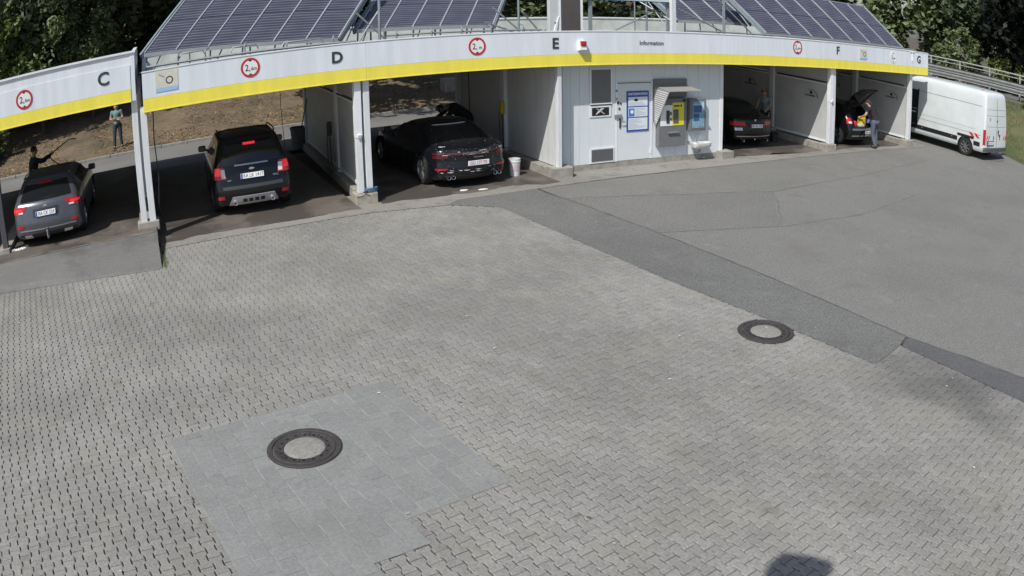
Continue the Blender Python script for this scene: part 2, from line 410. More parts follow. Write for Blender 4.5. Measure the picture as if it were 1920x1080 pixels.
# asphalt forecourt to the right, trench strip, patches, seams
FC = [(8.16, 16.2), (8.30, 14.0), (8.52, 11.3), (8.66, 9.26), (8.76, 7.47), (8.87, 5.72), (9.34, 3.75), (9.9, 1), (10, -30), (60, -30), (31, 9), (27.0, 12.6), (28.2, 14.5), (28.6, 22), (28.6, 24), (24.3, 24), (24.3, 16.2)]
sheet('asphalt_forecourt', FC, .000, asphalt_old)
ST = [(8.155, 15.5), (8.295, 14.0), (8.515, 11.3), (8.655, 9.26), (8.755, 7.47), (8.862, 5.74), (8.50, 5.60), (7.72, 5.42), (7.455, 7.37), (7.18, 9.18), (7.01, 11.2), (6.84, 14.25), (5.95, 15.0), (6.2, 15.5)]
sheet('asphalt_strip', ST, .004, asphalt_strip)
sheet('asphalt_patch', [(8.86, 5.70), (9.335, 3.75), (9.8, 1.2), (9.0, 1.2), (8.69, 3.3), (8.52, 5.56)], .006, asphalt_dark)
def crack(pts, w, z, m, wob=.03, name='asphalt_seam', seed=1):
    r = random.Random(seed); P = []
    for (x0, y0), (x1, y1) in zip(pts, pts[1:]):
        n = max(2, int(math.hypot(x1 - x0, y1 - y0) / .18))
        for k in range(n): P.append((x0 + (x1 - x0) * k / n + r.uniform(-wob, wob), y0 + (y1 - y0) * k / n + r.uniform(-wob, wob)))
    P.append(pts[-1]); mb = MB(); A = []
    for i, (x, y) in enumerate(P):
        q0 = P[max(i - 1, 0)]; q1 = P[min(i + 1, len(P) - 1)]; d = Vector((q1[0] - q0[0], q1[1] - q0[1])).normalized(); w_ = w * r.uniform(.35, 1.3) / 2
        A.append(((x - d.y * w_, y + d.x * w_, z), (x + d.y * w_, y - d.x * w_, z)))
    mb.grid(A); o = mb.build(name, m, fix=False); return tag(o, kind='structure')
tar = mat('tar_seam', (.085, .08, .072), .85, var=.4, scale=3, rgb2=(.15, .145, .13))
crack([(8.16, 15.0), (8.30, 14.0), (8.52, 11.3), (8.66, 9.26), (8.76, 7.47), (8.86, 5.75)], .035, .0085, tar, .012, seed=2)
crack([(8.86, 5.72), (8.6, 5.62), (8.0, 5.48), (7.74, 5.45)], .02, .0085, tar, .01, seed=12)
crack([(8.86, 5.7), (9.1, 4.75), (9.34, 3.75), (9.7, 1.6)], .035, .0085, tar, .015, seed=3)
crack([(8.25, 14.3), (10.5, 13.55), (12.95, 12.85), (16.5, 13.2), (22, 14.2)], .014, .0045, tar, .035, seed=4)
crack([(12.95, 12.85), (12.2, 11.9), (11.0, 10.6)], .016, .005, tar, .03, seed=5)
crack([(8.53, 11.33), (9.7, 11.0), (11.0, 10.6), (13.5, 10.5), (17, 11.2)], .010, .0045, tar, .025, seed=6)
crack([(9.6, 15.40), (11.5, 15.43), (12.6, 15.5)], .02, .0125, tar, .02, seed=7)
sheet('repair_patch', [(8.32, 14.2), (10.5, 13.53), (12.92, 12.83), (10.98, 10.63), (8.58, 11.32)], .002, noisy_ground('patch_asphalt', (.188, .185, .172), (.225, .22, .205), (.8, .8, .8), speck=.62))
# wash-bay floors: wet, brown stained concrete; a paler apron in front
sheet('concrete_apron', [(.05, 15.20), (4.35, 15.25), (5.95, 14.98), (6.3, 15.25), (8.2, 15.28), (9.4, 15.35), (14.5, 15.5), (18.7, 15.7), (24.4, 15.9), (24.4, 16.9), (.05, 16.9)], .008, apron_concrete)
def ragged(x0, x1, y0, y1, amp, seed):
    r = random.Random(seed); n = 26; P = []
    for k in range(n + 1):
        f = k / n; P.append((x0 + (x1 - x0) * f, y0 + amp * (noise.noise((f * 5 + seed, 1.3, 0)) + .5 * noise.noise((f * 14, seed, 0)))))
    return P + [(x1, y1), (x0, y1)]
for nme, x0, x1, yf, am in (('D', .02, 4.35, 15.62, .22), ('E', 4.85, 8.95, 15.72, .25), ('F', 14.55, 18.55, 16.25, .2), ('G', 18.98, 23.15, 16.25, .15)):
    sheet('wash_bay_floor', ragged(x0, x1, yf, 24.2, am, ord(nme)), .012, bay_concrete)
# bay C stands higher: ramp up to a raised floor
mb = MB()
mb.prism([(13.88, 0.0), (15.55, .27), (15.55, -.06), (13.88, -.06)], -.02, -.021, 'x')
mb.bm.clear()
V = lambda *p: mb.bm.verts.new(p)
a0, a1, b0_, b1_ = V(0, 13.9, .009), V(-9, 15.1, .009), V(0, 15.6, .27), V(-9, 15.6, .27)
c0, c1 = V(0, 13.9, -.06), V(0, 15.6, -.06); d0 = V(-9, 15.1, -.06)
mb.bm.faces.new((a0, b0_, b1_, a1)); mb.bm.faces.new((a0, c0, c1, b0_)); mb.bm.faces.new((a0, a1, d0, c0))
tag(mb.build('ramp', asphalt_dark if False else noisy_ground('ramp_asphalt', (.15, .147, .142), (.195, .19, .182), (.75, .75, .75), dark=((.075, .073, .07), .6, .8, .8))), kind='structure')
mb = MB(); mb.b2((-9, 15.58, -.06), (-.001, 24.2, .272)); tag(mb.build('raised_bay_floor', bay_concrete), kind='structure')
crack([(-9, 15.75), (-3.6, 15.62), (-.1, 15.64)], .03, .2755, concrete, .01, seed=8)
# lane behind the wash hall, kerb, bank with fallen leaves
sheet('back_lane', [(-40, 23.6), (28, 23.6), (28, 28.6), (-40, 28.6)], .002, asphalt_lane)
kerb_m = mat('kerb_stone', (.30, .29, .27), .85, var=.3, scale=6, bump=.3)
kerb = thing('kerb', 'low grey kerb between the back lane and the leafy bank', 'kerb', (0, 28.62, 0))
for k in range(30):
    mb = MB(); mb.box((0, 0, .03), (.985, .14, .18), bev=.015); o = mb.build('kerb_stone', kerb_m, kerb); o.location = (-12 + k * 1.0, rnd.uniform(-.01, .01), rnd.uniform(-.01, .01))
def bank_z(x, y):
    f = max(0, y - 28.7)
    z = .06 + .05 * f + .9 / (1 + math.exp(-(y - 36) / 1.8)) + .09 * noise.noise((x * .35, y * .35, 0)) + .03 * noise.noise((x * 1.3, y * 1.3, 4))
    z += 5.0 / (1 + math.exp(-(y - 52) / 4))
    return z if y > 28.75 else .06
leafy = noisy_ground('leaf_litter_bank', (.16, .122, .078), (.235, .18, .115), (.55, .5, .45), s1=.5, s2=4, bump=.9, speck=.6, dark=((.07, .06, .03), .56, .7, .6))
mb = MB(); mb.grid([[(x, y, bank_z(x, y)) for x in np.arange(-40, 45.1, .7)] for y in list(np.arange(28.7, 45, .45)) + list(np.arange(45, 75, 2.5))])
tag(mb.build('leafy_bank', leafy, smooth=True, fix=False), kind='structure')
# fallen leaves lying on it
mb = MB(); r = random.Random(3)
for k in range(15000):
    x = r.uniform(-9, 13); y = 28.7 + 9.5 * r.random() ** 1.3
    if noise.noise((x * .5, y * .5, 2)) < -.22: continue
    z = bank_z(x, y) + .012; s = r.uniform(.022, .055); a = r.uniform(0, 6.3); tx, ty = r.uniform(-.5, .5), r.uniform(-.5, .5)
    ca, sa = math.cos(a), math.sin(a)
    mb.quad(*[(x + s * (ca * u - sa * v), y + s * (sa * u + ca * v), z + s * (tx * u + ty * v) + .01) for u, v in ((-1, 0), (0, -.6), (1, 0), (0, .6))])
litter = mb.build('fallen_leaves', mat('fallen_leaf', (.31, .205, .105), .8, island=.6, rgb2=(.15, .10, .055), var=.3, scale=2), fix=False)
tag(litter, 'brown fallen leaves scattered over the bank behind the bays', 'leaves', kind='stuff')
# ------------------------------------------------------------------ wash hall
FY = 15.95
hall = thing('wash_hall', 'long white self-service wash hall with yellow band and open bays', 'building', (0, 0, 0))
SEG = [(-.05, 4.66), (4.664, 11.3), (11.304, 17.9), (17.904, 24.37)]
for x0, x1 in SEG:
    mb = MB(); mb.b2((x0, FY, 2.892), (x1, FY + .08, 3.425)); mb.build('fascia_panel', white_panel, hall)
    mb = MB(); mb.b2((x0, FY - .003, 2.63), (x1, FY + .08, 2.889)); mb.b2((x0, FY - .012, 2.617), (x1, FY + .14, 2.632)); mb.build('yellow_band', yellow_band, hall)
mb = MB(); mb.b2((-.06, FY - .012, 3.426), (24.38, FY + .12, 3.444)); mb.build('fascia_cap', white_trim, hall)
mb = MB(); mb.b2((-.05, FY + .081, 2.62), (.03, 24.2, 3.42)); mb.build('end_panel', white_panel, hall)
mb = MB(); mb.b2((24.29, FY + .081, 2.62), (24.37, 24.2, 3.42)); mb.build('end_panel', white_panel, hall)
roof_m = noisy_ground('roof_felt', (.26, .25, .235), (.34, .33, .31), (.6, .6, .6), s1=.8, s2=6, dark=((.16, .10, .07), .58, .7, 1.1))
soffit = mat('soffit', (.34, .34, .33), .7, var=.2, scale=2)
mb = MB(); mb.b2((.03, FY + .09, 2.74), (24.29, 24.2, 2.98)); mb.build('roof_slab', roof_m, hall)
mb = MB(); mb.b2((-.05, 24.2, 2.6), (24.37, 24.32, 3.53)); mb.build('rear_parapet', mat('rear_parapet_paint', (.62, .66, .62), .6, var=.25, scale=2), hall)
mb = MB(); mb.b2((-.06, 24.17, 3.531), (24.38, 24.35, 3.575)); mb.build('parapet_cap', white_trim, hall)
mb = MB(); mb.b2((.04, FY + .1, 2.741 - .012), (24.28, 24.1, 2.7395)); mb.build('bounce_ceiling', mat('bounce_white', (.62, .62, .60), .7, var=.15, scale=1.5), hall)  # pale sheet added under the roof to bounce light into the bays
for y in (17.6, 19.2, 20.8, 22.6):
    mb = MB(); mb.b2((.05, y - .06, 2.60), (24.25, y + .06, 2.7285)); mb.build('roof_beam', soffit, hall)
def post(x, y, z0, z1, w=.13, d=.14, parent=hall, mid=None):
    mb = MB(); mb.b2((x - w / 2, y - d / 2, z0), (x + w / 2, y + d / 2, z1), bev=.006); 
    o = mb.build('post', white_post, parent)
    if mid:
        m2 = MB(); m2.b2((x - w / 2 - .006, y - d / 2 - .012, mid), (x + w / 2 + .006, y + d / 2, z1 - .002)); m2.box((x, y - d / 2 - .03, mid + .03), (.07, .05, .08), rx=.3); m2.build('post_cover', white_trim, parent)
    return o
post(-.055, 16.12, .02, 2.73, .14); post(4.485, 16.12, .24, 2.73, .13, mid=1.42); post(4.675, 16.12, .26, 2.73, .13); post(9.19, 16.12, .22, 2.73, .1)
post(18.72, 16.12, .24, 2.73, .13, mid=1.55); post(18.86, 16.12, .24, 2.73, .11); post(23.34, 16.12, .24, 2.73, .16)
for x0 in (4.62, 9.14, 18.75, 23.3):
    x = x0
    for y in (18.75, 21.75 if x0 == 9.14 else 23.5):
        x = x0 + ((y - 16.1) * .049 if x0 == 4.62 else 0)
        mb = MB(); mb.b2((x - .09, y - .1, .2), (x + .09, y + .1, 2.73), bev=.006); mb.build('column', white_post, hall)
    mb = MB(); mb.box((x0 + (.13 if x0 == 4.62 else 0), 18.75, .29), (.24, .26, .02)); mb.build('base_plate', steel, hall)
tarp = mat('grey_tarp', (.53, .54, .53), .55, var=.16, scale=1.6, bump=.5, bscale=4)
def logo(parent, x, y, z, s, side):
    """arc, block and two lines of print on the splash wall (side -1 faces -x)"""
    mb = MB(); n = 14; A = []
    for k in range(n + 1):
        f = k / n; a = R(115) - R(130) * f; th = .012 + .03 * f
        ca, sa = math.cos(a), math.sin(a)
        A.append(((x, y - (.30 * ca) * s, z + (.18 * sa) * s), (x, y - ((.30 + th) * ca) * s, z + ((.18 + th * .6) * sa) * s)))
    mb.grid(A); mb.build('logo_arc', ink, parent, fix=False)
    mb = MB(); mb.quad((x, y + .02 * s, z + .05 * s), (x, y - .09 * s, z + .05 * s), (x, y - .09 * s, z + .14 * s), (x, y + .02 * s, z + .14 * s)); mb.build('logo_block', ink, parent, fix=False)
    mb = MB(); r = random.Random(4)
    p = .24
    while p > -.2:
        w = r.uniform(.02, .045); mb.quad((x, y + p * s, z - .03 * s), (x, y + (p - w) * s, z - .03 * s), (x, y + (p - w) * s, z + .02 * s), (x, y + p * s, z + .02 * s)); p -= w + .012
    mb.build('logo_print', ink, parent, fix=False)
def divider(x, logo_front, floor=0.0, faces=-1):
    """splash wall between two bays: concrete sill, framed panels, header"""
    mb = MB(); mb.b2((x - .15, 16.35, -.03), (x + .15, 24.0, .20), bev=.012); mb.build('concrete_sill', concrete, hall)
    mb = MB(); mb.b2((x - .26, 15.97, -.03), (x + .22, 16.34, .235), bev=.02); mb.build('sill_block', concrete, hall)
    for y0, y1 in ((16.24, 18.62), (18.90, 23.35)):
        mb = MB(); mb.b2((x - .02, y0, .34), (x + .02, y1, 2.05)); p = mb.build('splash_panel', tarp, hall)
        mb = MB(); mb.b2((x - .035, y0, .26), (x + .035, y1, .335)); mb.b2((x - .03, y0 + .002, 2.052), (x + .03, y1 - .002, 2.10)); mb.build('panel_frame', white_trim, hall)
        mb = MB(); mb.tube([(x - .05, y0 + .1, 2.13), (x - .05, y1 - .1, 2.13)], .022); mb.build('header_pipe', dark_metal, hall)
        mb = MB(); mb.b2((x - .018, y0, 2.16), (x + .018, y1, 2.735)); mb.build('upper_panel', grey_panel, hall)
        if logo_front: logo(p, x - .0225, y0 + (.75 if y0 < 17 else 1.0), 1.62, 1.0, -1)
_n0 = set(COL.objects); divider(4.60, False)
for o in set(COL.objects) - _n0:      # this wall stands a little askew
    o.rotation_euler = (0, 0, R(-2.8)); pv = Vector((4.6, 16.1, 0)); o.location = pv - Matrix.Rotation(R(-2.8), 3, 'Z') @ pv
divider(18.74, True); divider(23.32, True)
# little logo on the left of bay D/E wall
logo(hall, 4.5775, 16.62, 1.72, .45, -1)
# grey ribbed wall of the cabin towards bay E, and cabin walls towards bay F
def rib_wall(x, y0, y1, z0, z1, n, m, side):
    w = (y1 - y0) / n
    for k in range(n):
        mb = MB(); mb.b2((x - .02, y0 + k * w + .004, z0), (x + .02, y0 + (k + 1) * w - .004, z1)); mb.build('wall_panel', m, hall)
    mb = MB(); mb.b2((x - .012 + .008 * side, y0, z0), (x + .012 + .008 * side, y1, z1)); mb.build('wall_backing', dark_joint, hall)
cab_side = mat('cabin_side_panel', (.64, .65, .65), .5, var=.14, scale=2, streak=(4, 4, .6))
mb = MB(); mb.b2((8.95, 16.32, -.03), (9.30, 24.0, .22), bev=.012); mb.build('concrete_sill', concrete, hall)
mb = MB(); mb.prism([(8.95, 15.93), (9.42, 15.88), (9.50, 15.98), (9.50, 16.31), (8.95, 16.31)], -.03, .235); mb.build('sill_block', concrete, hall)
rib_wall(9.17, 16.22, 18.62, .24, 2.735, 8, cab_side, 1); rib_wall(9.17, 18.88, 21.6, .24, 2.735, 7, cab_side, 1)
mb = MB(); mb.b2((14.36, 16.42, .18), (14.41, 23.4, 2.735)); mb.build('wall', grey_panel, hall)
mb = MB(); mb.b2((9.2, 21.55, 0), (14.4, 21.6, 2.735)); mb.build('wall', grey_panel, hall)
mb = MB(); mb.b2((14.42, 16.45, -.03), (14.53, 24.0, .2), bev=.01); mb.build('concrete_sill', concrete, hall)
logo(hall, 14.4115, 19.3, 1.7, .9, 1)
mb = MB(); mb.prism([(14.22, 16.12), (14.68, 16.16), (14.68, 16.5), (14.22, 16.5)], -.03, .20); mb.build('sill_block', concrete, hall)
# cabin front: ribbed white panels with grooves between
WY = 16.40
mb = MB(); mb.b2((9.51, WY + .0, -.03), (14.215, WY + .12, .145), bev=.006); mb.build('concrete_plinth', concrete, hall)
mb = MB(); mb.b2((9.24, WY + .035, .15), (14.36, WY + .06, 2.735)); mb.build('wall_backing', dark_joint, hall)
cab_front = mat('cabin_front_panel', (.70, .745, .765), .38, var=.05, scale=2, streak=(4, 4, .6))
xs = [9.245, 9.46, 9.67, 9.92, 10.19, 10.53, 10.93]
for a, b_ in zip(xs, xs[1:]):
    mb = MB(); mb.b2((a + .003, WY, .15), (b_ - .003, WY + .034, 2.735), bev=.004); mb.build('wall_panel', cab_front, hall)
mb = MB(); mb.b2((10.933, WY, 2.14), (12.05, WY + .034, 2.735)); mb.build('wall_panel', cab_front, hall)
xs = [12.05 + k * (14.32 - 12.05) / 6 for k in range(7)]
for a, b_ in zip(xs, xs[1:]):
    mb = MB(); mb.b2((a + .003, WY, .15), (b_ - .003, WY + .034, 2.735), bev=.004); mb.build('wall_panel', cab_front, hall)
mb = MB(); mb.b2((14.323, WY - .012, .15), (14.44, WY + .019, 2.735), bev=.004); mb.build('corner_trim', white_trim, hall)
mb = MB(); mb.b2((9.20, WY - .012, .15), (9.243, WY + .034, 2.735), bev=.004); mb.build('corner_trim', white_trim, hall)
# door with frame, handle, hinge
mb = MB(); mb.b2((10.99, WY - .004, .155), (11.985, WY + .034, 2.105), bev=.004); door = mb.build('door', mat('door_paint', (.68, .72, .735), .4, var=.06, scale=2), hall)
mb = MB()
mb.b2((10.935, WY - .012, .15), (10.986, WY + .034, 2.138)); mb.b2((11.99, WY - .012, .15), (12.046, WY + .034, 2.138)); mb.b2((10.9865, WY - .012, 2.109), (11.9895, WY + .034, 2.137)); mb.build('door_frame', white_trim, door)
mb = MB(); mb.b2((10.99, WY - .02, 2.10), (11.99, WY - .013, 2.118)); mb.build('drip_rail', dark_metal, door)
mb = MB(); mb.b2((10.89, WY - .05, 1.25), (11.10, WY - .013, 1.33), bev=.008); mb.build('lock_box', mat('lock_green', (.22, .26, .22), .5), door)
mb = MB(); mb.b2((11.04, WY - .025, .98), (11.085, WY - .0045, 1.22), bev=.006); mb.tube([(11.06, WY - .02, 1.14), (11.06, WY - .06, 1.14), (11.19, WY - .06, 1.14)], .011); mb.build('handle', dark_metal, door)
for z in (.28, 1.9):
    mb = MB(); mb.tube([(11.985, WY - .02, z), (11.985, WY - .02, z + .14)], .014); mb.build('hinge', white_trim, door)
for (x, z, s, m) in ((11.00, 1.62, .06, ink), (11.04, 1.47, .05, dark_metal), (11.08, 1.60, .045, dark_metal), (10.96, 1.72, .05, steel), (10.96, 1.92, .06, steel)):
    mb = MB(); mb.box((x, WY - .016, z), (s, .006, s)); mb.build('sticker', m, door)
# dark window with small pane below, vent grille
mb = MB(); mb.b2((10.20, WY - .018, 1.605), (10.83, WY - .001, 2.50)); win = mb.build('window', white_trim, hall)
mb = MB(); mb.b2((10.245, WY - .022, 1.64), (10.79, WY - .0185, 2.46)); mb.build('shade_panel', mat('window_panel_grey', (.165, .165, .165), .5, var=.1, scale=3), win)
mb = MB(); mb.b2((10.21, WY - .03, 1.585), (10.81, WY - .001, 1.603)); mb.build('sill', dark_metal, win)
mb = MB(); mb.b2((10.19, WY - .02, 1.29), (10.80, WY - .001, 1.57), bev=.006); sw = mb.build('window', white_trim, hall)
mb = MB(); mb.b2((10.25, WY - .0235, 1.33), (10.735, WY - .0205, 1.53)); mb.build('pane', glass_dark, sw)
towel = mat('towel_white', (.42, .42, .41), .9, var=.2, scale=20)
mb = MB(); mb.tube([(10.36, WY - .03, 1.36), (10.44, WY - .035, 1.42), (10.52, WY - .03, 1.48), (10.58, WY - .032, 1.50)], [.012, .03, .028, .012]); mb.tube([(10.38, WY - .03, 1.5), (10.47, WY - .035, 1.45), (10.6, WY - .03, 1.36)], [.01, .026, .014]); mb.build('cloth', towel, sw, smooth=True)
mgrey0 = mat('vent_grey', (.22, .23, .24), .5)
mb = MB(); mb.b2((10.20, WY - .016, .16), (10.90, WY - .001, .535)); vent = mb.build('vent', white_trim, hall)
mb = MB(); mb.b2((10.24, WY - .0175, .2), (10.86, WY - .0165, .50)); mb.build('vent_back', mgrey0, vent)
for k in range(15):
    mb = MB(); mb.box((10.55, WY - .022, .21 + k * .02), (.62, .013, .004), rx=.6); mb.build('slat', alloy, vent)
# information letters and bay letters
for ch, x, z, s in (('D', 4.05, 3.155, .33), ('E', 9.03, 3.145, .35), ('F', 18.88, 3.18, .34), ('G', 23.70, 3.15, .37)):
    text(ch, ink_green, hall, (x, FY - .006, z), s, .006, name='bay_letter', bold=.008)
info_w = text('Information', ink_green, hall, (11.70, FY - .006, 3.145), .155, .003, name='lettering')
mb = MB(); mb.b2((23.22, FY - .03, 3.08), (23.24, FY - .001, 3.40)); mb.b2((23.10, FY - .03, 3.40), (23.36, FY - .001, 3.425)); mb.build('bracket', white_trim, hall)
# raised left part of the hall with bay C
hc = thing('wash_hall', 'raised left end of the wash hall with bay letter C', 'building', (0, 0, 0))
mb = MB(); mb.b2((-9, FY, 3.143), (-.30, FY + .08, 3.63)); mb.build('fascia_panel', white_panel, hc)
mb = MB(); mb.b2((-9, FY + .02, 3.634), (-.30, FY + .08, 3.875)); mb.build('upper_panel', white_panel, hc)
mb = MB(); mb.b2((-9, FY - .003, 2.90), (-.30, FY + .08, 3.14)); mb.b2((-9, FY - .012, 2.887), (-.30, FY + .14, 2.902)); mb.build('yellow_band', yellow_band, hc)
mb = MB(); mb.b2((-9, FY - .015, 3.876), (-.18, FY + .2, 3.915)); mb.build('fascia_cap', white_trim, hc)
mb = MB(); mb.b2((-.299, FY + .012, 2.9), (-.20, 24.2, 3.874)); mb.build('end_panel', white_panel, hc)
mb = MB(); mb.b2((-9, FY + .09, 3.02), (-.31, 24.2, 3.26)); mb.build('roof_slab', roof_m, hc)
mb = MB(); mb.b2((-9, 24.2, 2.9), (-.2, 24.3, 3.6)); mb.build('rear_parapet', MATS['rear_parapet_paint'], hc)
post(-.245, 16.12, .27, 3.01, .13, parent=hc); shaded_post = mat('shaded_post', (.07, .065, .08), .6); pst = post(-3.66, 16.5, .27, 3.01, .14, parent=hc); pst.data.materials[0] = shaded_post  # leftmost post: its shade is put into the colour
mb = MB(); mb.b2((-.40, 16.0, .2), (.08, 16.34, .40), bev=.02); mb.build('sill_block', concrete, hc)
mb = MB(); mb.b2((-.36, 16.35, .2), (-.02, 24.0, .38), bev=.012); mb.build('concrete_sill', concrete, hc)
for x in (-.2,):
    mb = MB(); mb.b2((x - .08, 18.6, .3), (x + .08, 18.8, 3.01)); mb.build('column', white_post, hc)
    mb = MB(); mb.b2((x - .08, 23.3, .3), (x + .08, 23.5, 3.01)); mb.build('column', white_post, hc)
mb = MB(); mb.b2((-3.85, 16.3, .24), (-3.55, 24.0, .36)); mb.build('concrete_sill', concrete, hc)
text('C', ink_green, hc, (-.89, FY - .006, 3.445), .38, .006, name='bay_letter', bold=.006)

# height-limit signs
def height_sign(x, z, r, t1, t2, lab, worn=False):
    t = thing('height_limit_sign', lab, 'sign', (x, FY - .003, z), group='height limit signs on the fascia')
    mb = MB(); mb.lathe([(.0005, -.004), (r - .045, -.004)], 40, axis='y'); mb.lathe([(r - .045, -.0039), (r - .045, 0)], 40, axis='y'); mb.build('disc', sign_white, t, fix=False)
    mb = MB(); mb.lathe([(r - .045, -.0035), (r - .042, -.008), (r - .003, -.008), (r, 0)], 40, axis='y'); mb.build('red_ring', sign_white if worn else sign_red, t, smooth=True)
    text(t1, ink, t, (-.055 * r / .2, -.006, -.005), .19, .002, sx=.85)
    text(t2, ink, t, (.075 * r / .2, -.006, -.028), .105, .002, sx=.9)
    mb = MB()
    for s in (1, -1):
        zz = s * (r - .048); mb.bm.faces.new([mb.bm.verts.new(p) for p in ((-.045, -.0065, zz), (.045, -.0065, zz), (0, -.0065, zz - s * .035))])
    mb.build('arrow', ink, t, fix=False)
height_sign(-2.71, 3.40, .20, '2,', '6m', 'round red ring height sign reading 2,6m left of the letter C')
height_sign(2.235, 3.18, .20, '2,', '6m', 'round red ring height sign reading 2,6m left of the letter D')
height_sign(7.13, 3.16, .20, '2,', 'm', 'round red ring height sign over the black sports saloon bay')
height_sign(16.98, 3.19, .20, '2,', '6m', 'round red ring height sign left of the letter F')
height_sign(21.99, 3.14, .20, '2,', '6m', 'faded height sign without its red ring left of the letter G', True)
# cream posters with a tyre
cream = mat('poster_cream', (.68, .66, .56), .5, var=.15, scale=9)
pale_blue = mat('poster_blue', (.34, .52, .74), .5)
for x, z, w, h, lab in ((.475, 3.185, .48, .42, 'cream poster with black tyre and blue foot at the left of bay D'), (20.24, 3.14, .42, .34, 'cream poster with black tyre and blue foot between letters F and G')):
    t = thing('poster', lab, 'poster', (x, FY - .002, z), group='tyre posters on the fascia')
    mb = MB(); mb.b2((-w / 2, -.006, -h / 2), (w / 2, 0, h / 2)); mb.build('board', cream, t)
    mb = MB(); mb.b2((-w / 2 + .004, -.0085, -h / 2 + .002), (w / 2 - .004, -.0062, -h * .30)); mb.build('blue_strip', pale_blue, t)
    mb = MB(); mb.lathe([(.056, -.0085), (.066, -.012), (.078, -.0085)], 24, (w * .12, 0, h * .02), axis='y'); mb.build('tyre_print', ink, t, smooth=True)
    mb = MB(); mb.lathe([(.0005, -.0078), (.056, -.0078)], 18, (w * .12, 0, h * .02), axis='y'); mb.build('rim_print', cream, t, fix=False)
    mb = MB(); mb.box((-w * .22, -.0078, h * .27), (w * .3, .002, .02), ry=.5); mb.build('print_mark', mat('print_grey', (.3, .3, .28), .6), t)
# alarm siren box on the fascia
t = thing('alarm_box', 'small white alarm box with a red lamp on the fascia', 'alarm', (9.69, FY - .002, 2.97))
mb = MB(); mb.prism([(0, 0), (-.14, .03), (-.13, .10), (-.10, .245), (0, .245)], -.085, .085, 'x'); mb.build('housing', white_trim, t)
mb = MB(); mb.b2((-.075, -.155, .115), (.075, -.06, .238), bev=.02); mb.build('red_lamp', red_lens, t, smooth=True)
# information poster on the door
blue = mat('poster_frame_blue', (.025, .085, .36), .4)
t = thing('notice_board', 'blue framed notice with three white sheets on the door', 'notice', (11.59, WY - .022, 1.385))
mb = MB(); mb.b2((-.335, 0, -.51), (.335, .016, .515), bev=.003); mb.build('frame', blue, t)
paper = mat('notice_paper', (.72, .76, .80), .5)
for z0, z1 in ((.13, .36), (-.14, .10), (-.465, -.17)):
    mb = MB(); mb.b2((-.29, -.004, z0), (.29, -.0005, z1)); mb.build('notice_sheet', paper, t)
text('INFORMATION', sign_white, t, (0, -.002, .435), .085, .001, bold=.002)
mb = MB(); mb.lathe([(.0005, -.0055), (.06, -.0055)], 16, (-.06, 0, .285), axis='y')
for v in mb.bm.verts: v.co.z = .285 + (v.co.z - .285) * .6
mb.build('print_mark', ink, t, fix=False)
mb = MB(); mb.b2((-.28, -.0065, -.125), (-.11, -.0045, .075)); mb.build('blue_print', mat('print_blue', (.05, .2, .55), .5), t)
mb = MB(); mb.lathe([(.0005, -.008), (.05, -.008)], 14, (-.185, 0, -.01), axis='y'); mb.build('print_mark', sign_white, t, fix=False)
mb = MB(); r = random.Random(5)
for z0, z1, xa in ((.15, .23, -.27), (-.12, .07, -.08), (-.44, -.2, -.27)):
    z = z1
    while z > z0: mb.b2((xa, -.0058, z - .006), (xa + r.uniform(.3, 1) * (.27 - xa), -.0045, z)); z -= .026
mb.build('print_lines', mat('print_line', (.34, .38, .46), .6), t)
# pay machine with folding hood
t = thing('pay_machine', 'grey pay machine with sloping hood and yellow front panel', 'machine', (12.6, WY, 0))
mgrey = mat('machine_grey', (.175, .178, .185), .45, var=.1, scale=4)
hood_m = mat('hood_grey', (.30, .295, .29), .5, var=.12, scale=4)
mb = MB(); mb.b2((-.535, -.06, 1.11), (-.44, -.002, 2.195)); mb.b2((-.4395, -.06, 1.70), (.515, -.002, 2.195)); mb.build('back_plate', mgrey, t)
mb = MB(); mb.b2((-.45, -.14, .45), (.435, -.002, 1.695), bev=.012); body = mb.build('cabinet', mgrey, t)
mb = MB(); mb.prism([(-.52, 2.0), (.50, 2.0), (.50, 1.985), (-.52, 1.985)], -.06, -.061, 'y'); mb.bm.clear()
A = [(-.52, -.061, 2.02), (.50, -.061, 2.02), (.66, -.52, 1.93), (-.40, -.52, 1.93)]
B = [(x, y, z - .02) for x, y, z in A]
va = [mb.bm.verts.new(p) for p in A]; vb = [mb.bm.verts.new(p) for p in B]
mb.bm.faces.new(va); mb.bm.faces.new(vb[::-1])
for k in range(4): mb.bm.faces.new((va[k], va[(k + 1) % 4], vb[(k + 1) % 4], vb[k]))
mb.build('hood_top', hood_m, t)
mb = MB(); pts = [(-.53, -.062, 1.99), (-.41, -.52, 1.905), (-.50, -.10, 1.02), (-.53, -.062, 1.0)]
pa = [mb.bm.verts.new(p) for p in pts]; pb = [mb.bm.verts.new((x + .012, y, z)) for x, y, z in pts]
mb.bm.faces.new(pa); mb.bm.faces.new(pb[::-1])
for k in range(4): mb.bm.faces.new((pa[k], pa[(k + 1) % 4], pb[(k + 1) % 4], pb[k]))
side = mb.build('hood_side', hood_m, t)
for k in range(16):
    f = (k + 1) / 17; z = 1.95 - .9 * f; y1 = -.52 + (.42) * min(1, (f * .97) ** 1.0)
    if y1 > -.1: break
    mb = MB(); x1 = -.41 - .09 * f
    mb.tube([(-.532 , -.07, z + .02), (x1 - .006, y1 + .015, z - .03)], .007, 5); mb.build('louvre', white_trim, side)
mb = MB(); mb.b2((-.02, -.152, .98), (.36, -.141, 1.58), bev=.006); fr = mb.build('yellow_panel', mat('machine_yellow', (.75, .66, .05), .4), body)
mb = MB(); mb.b2((-.40, -.150, .98), (-.022, -.1405, 1.52), bev=.004); mb.build('white_panel', sign_white, body)
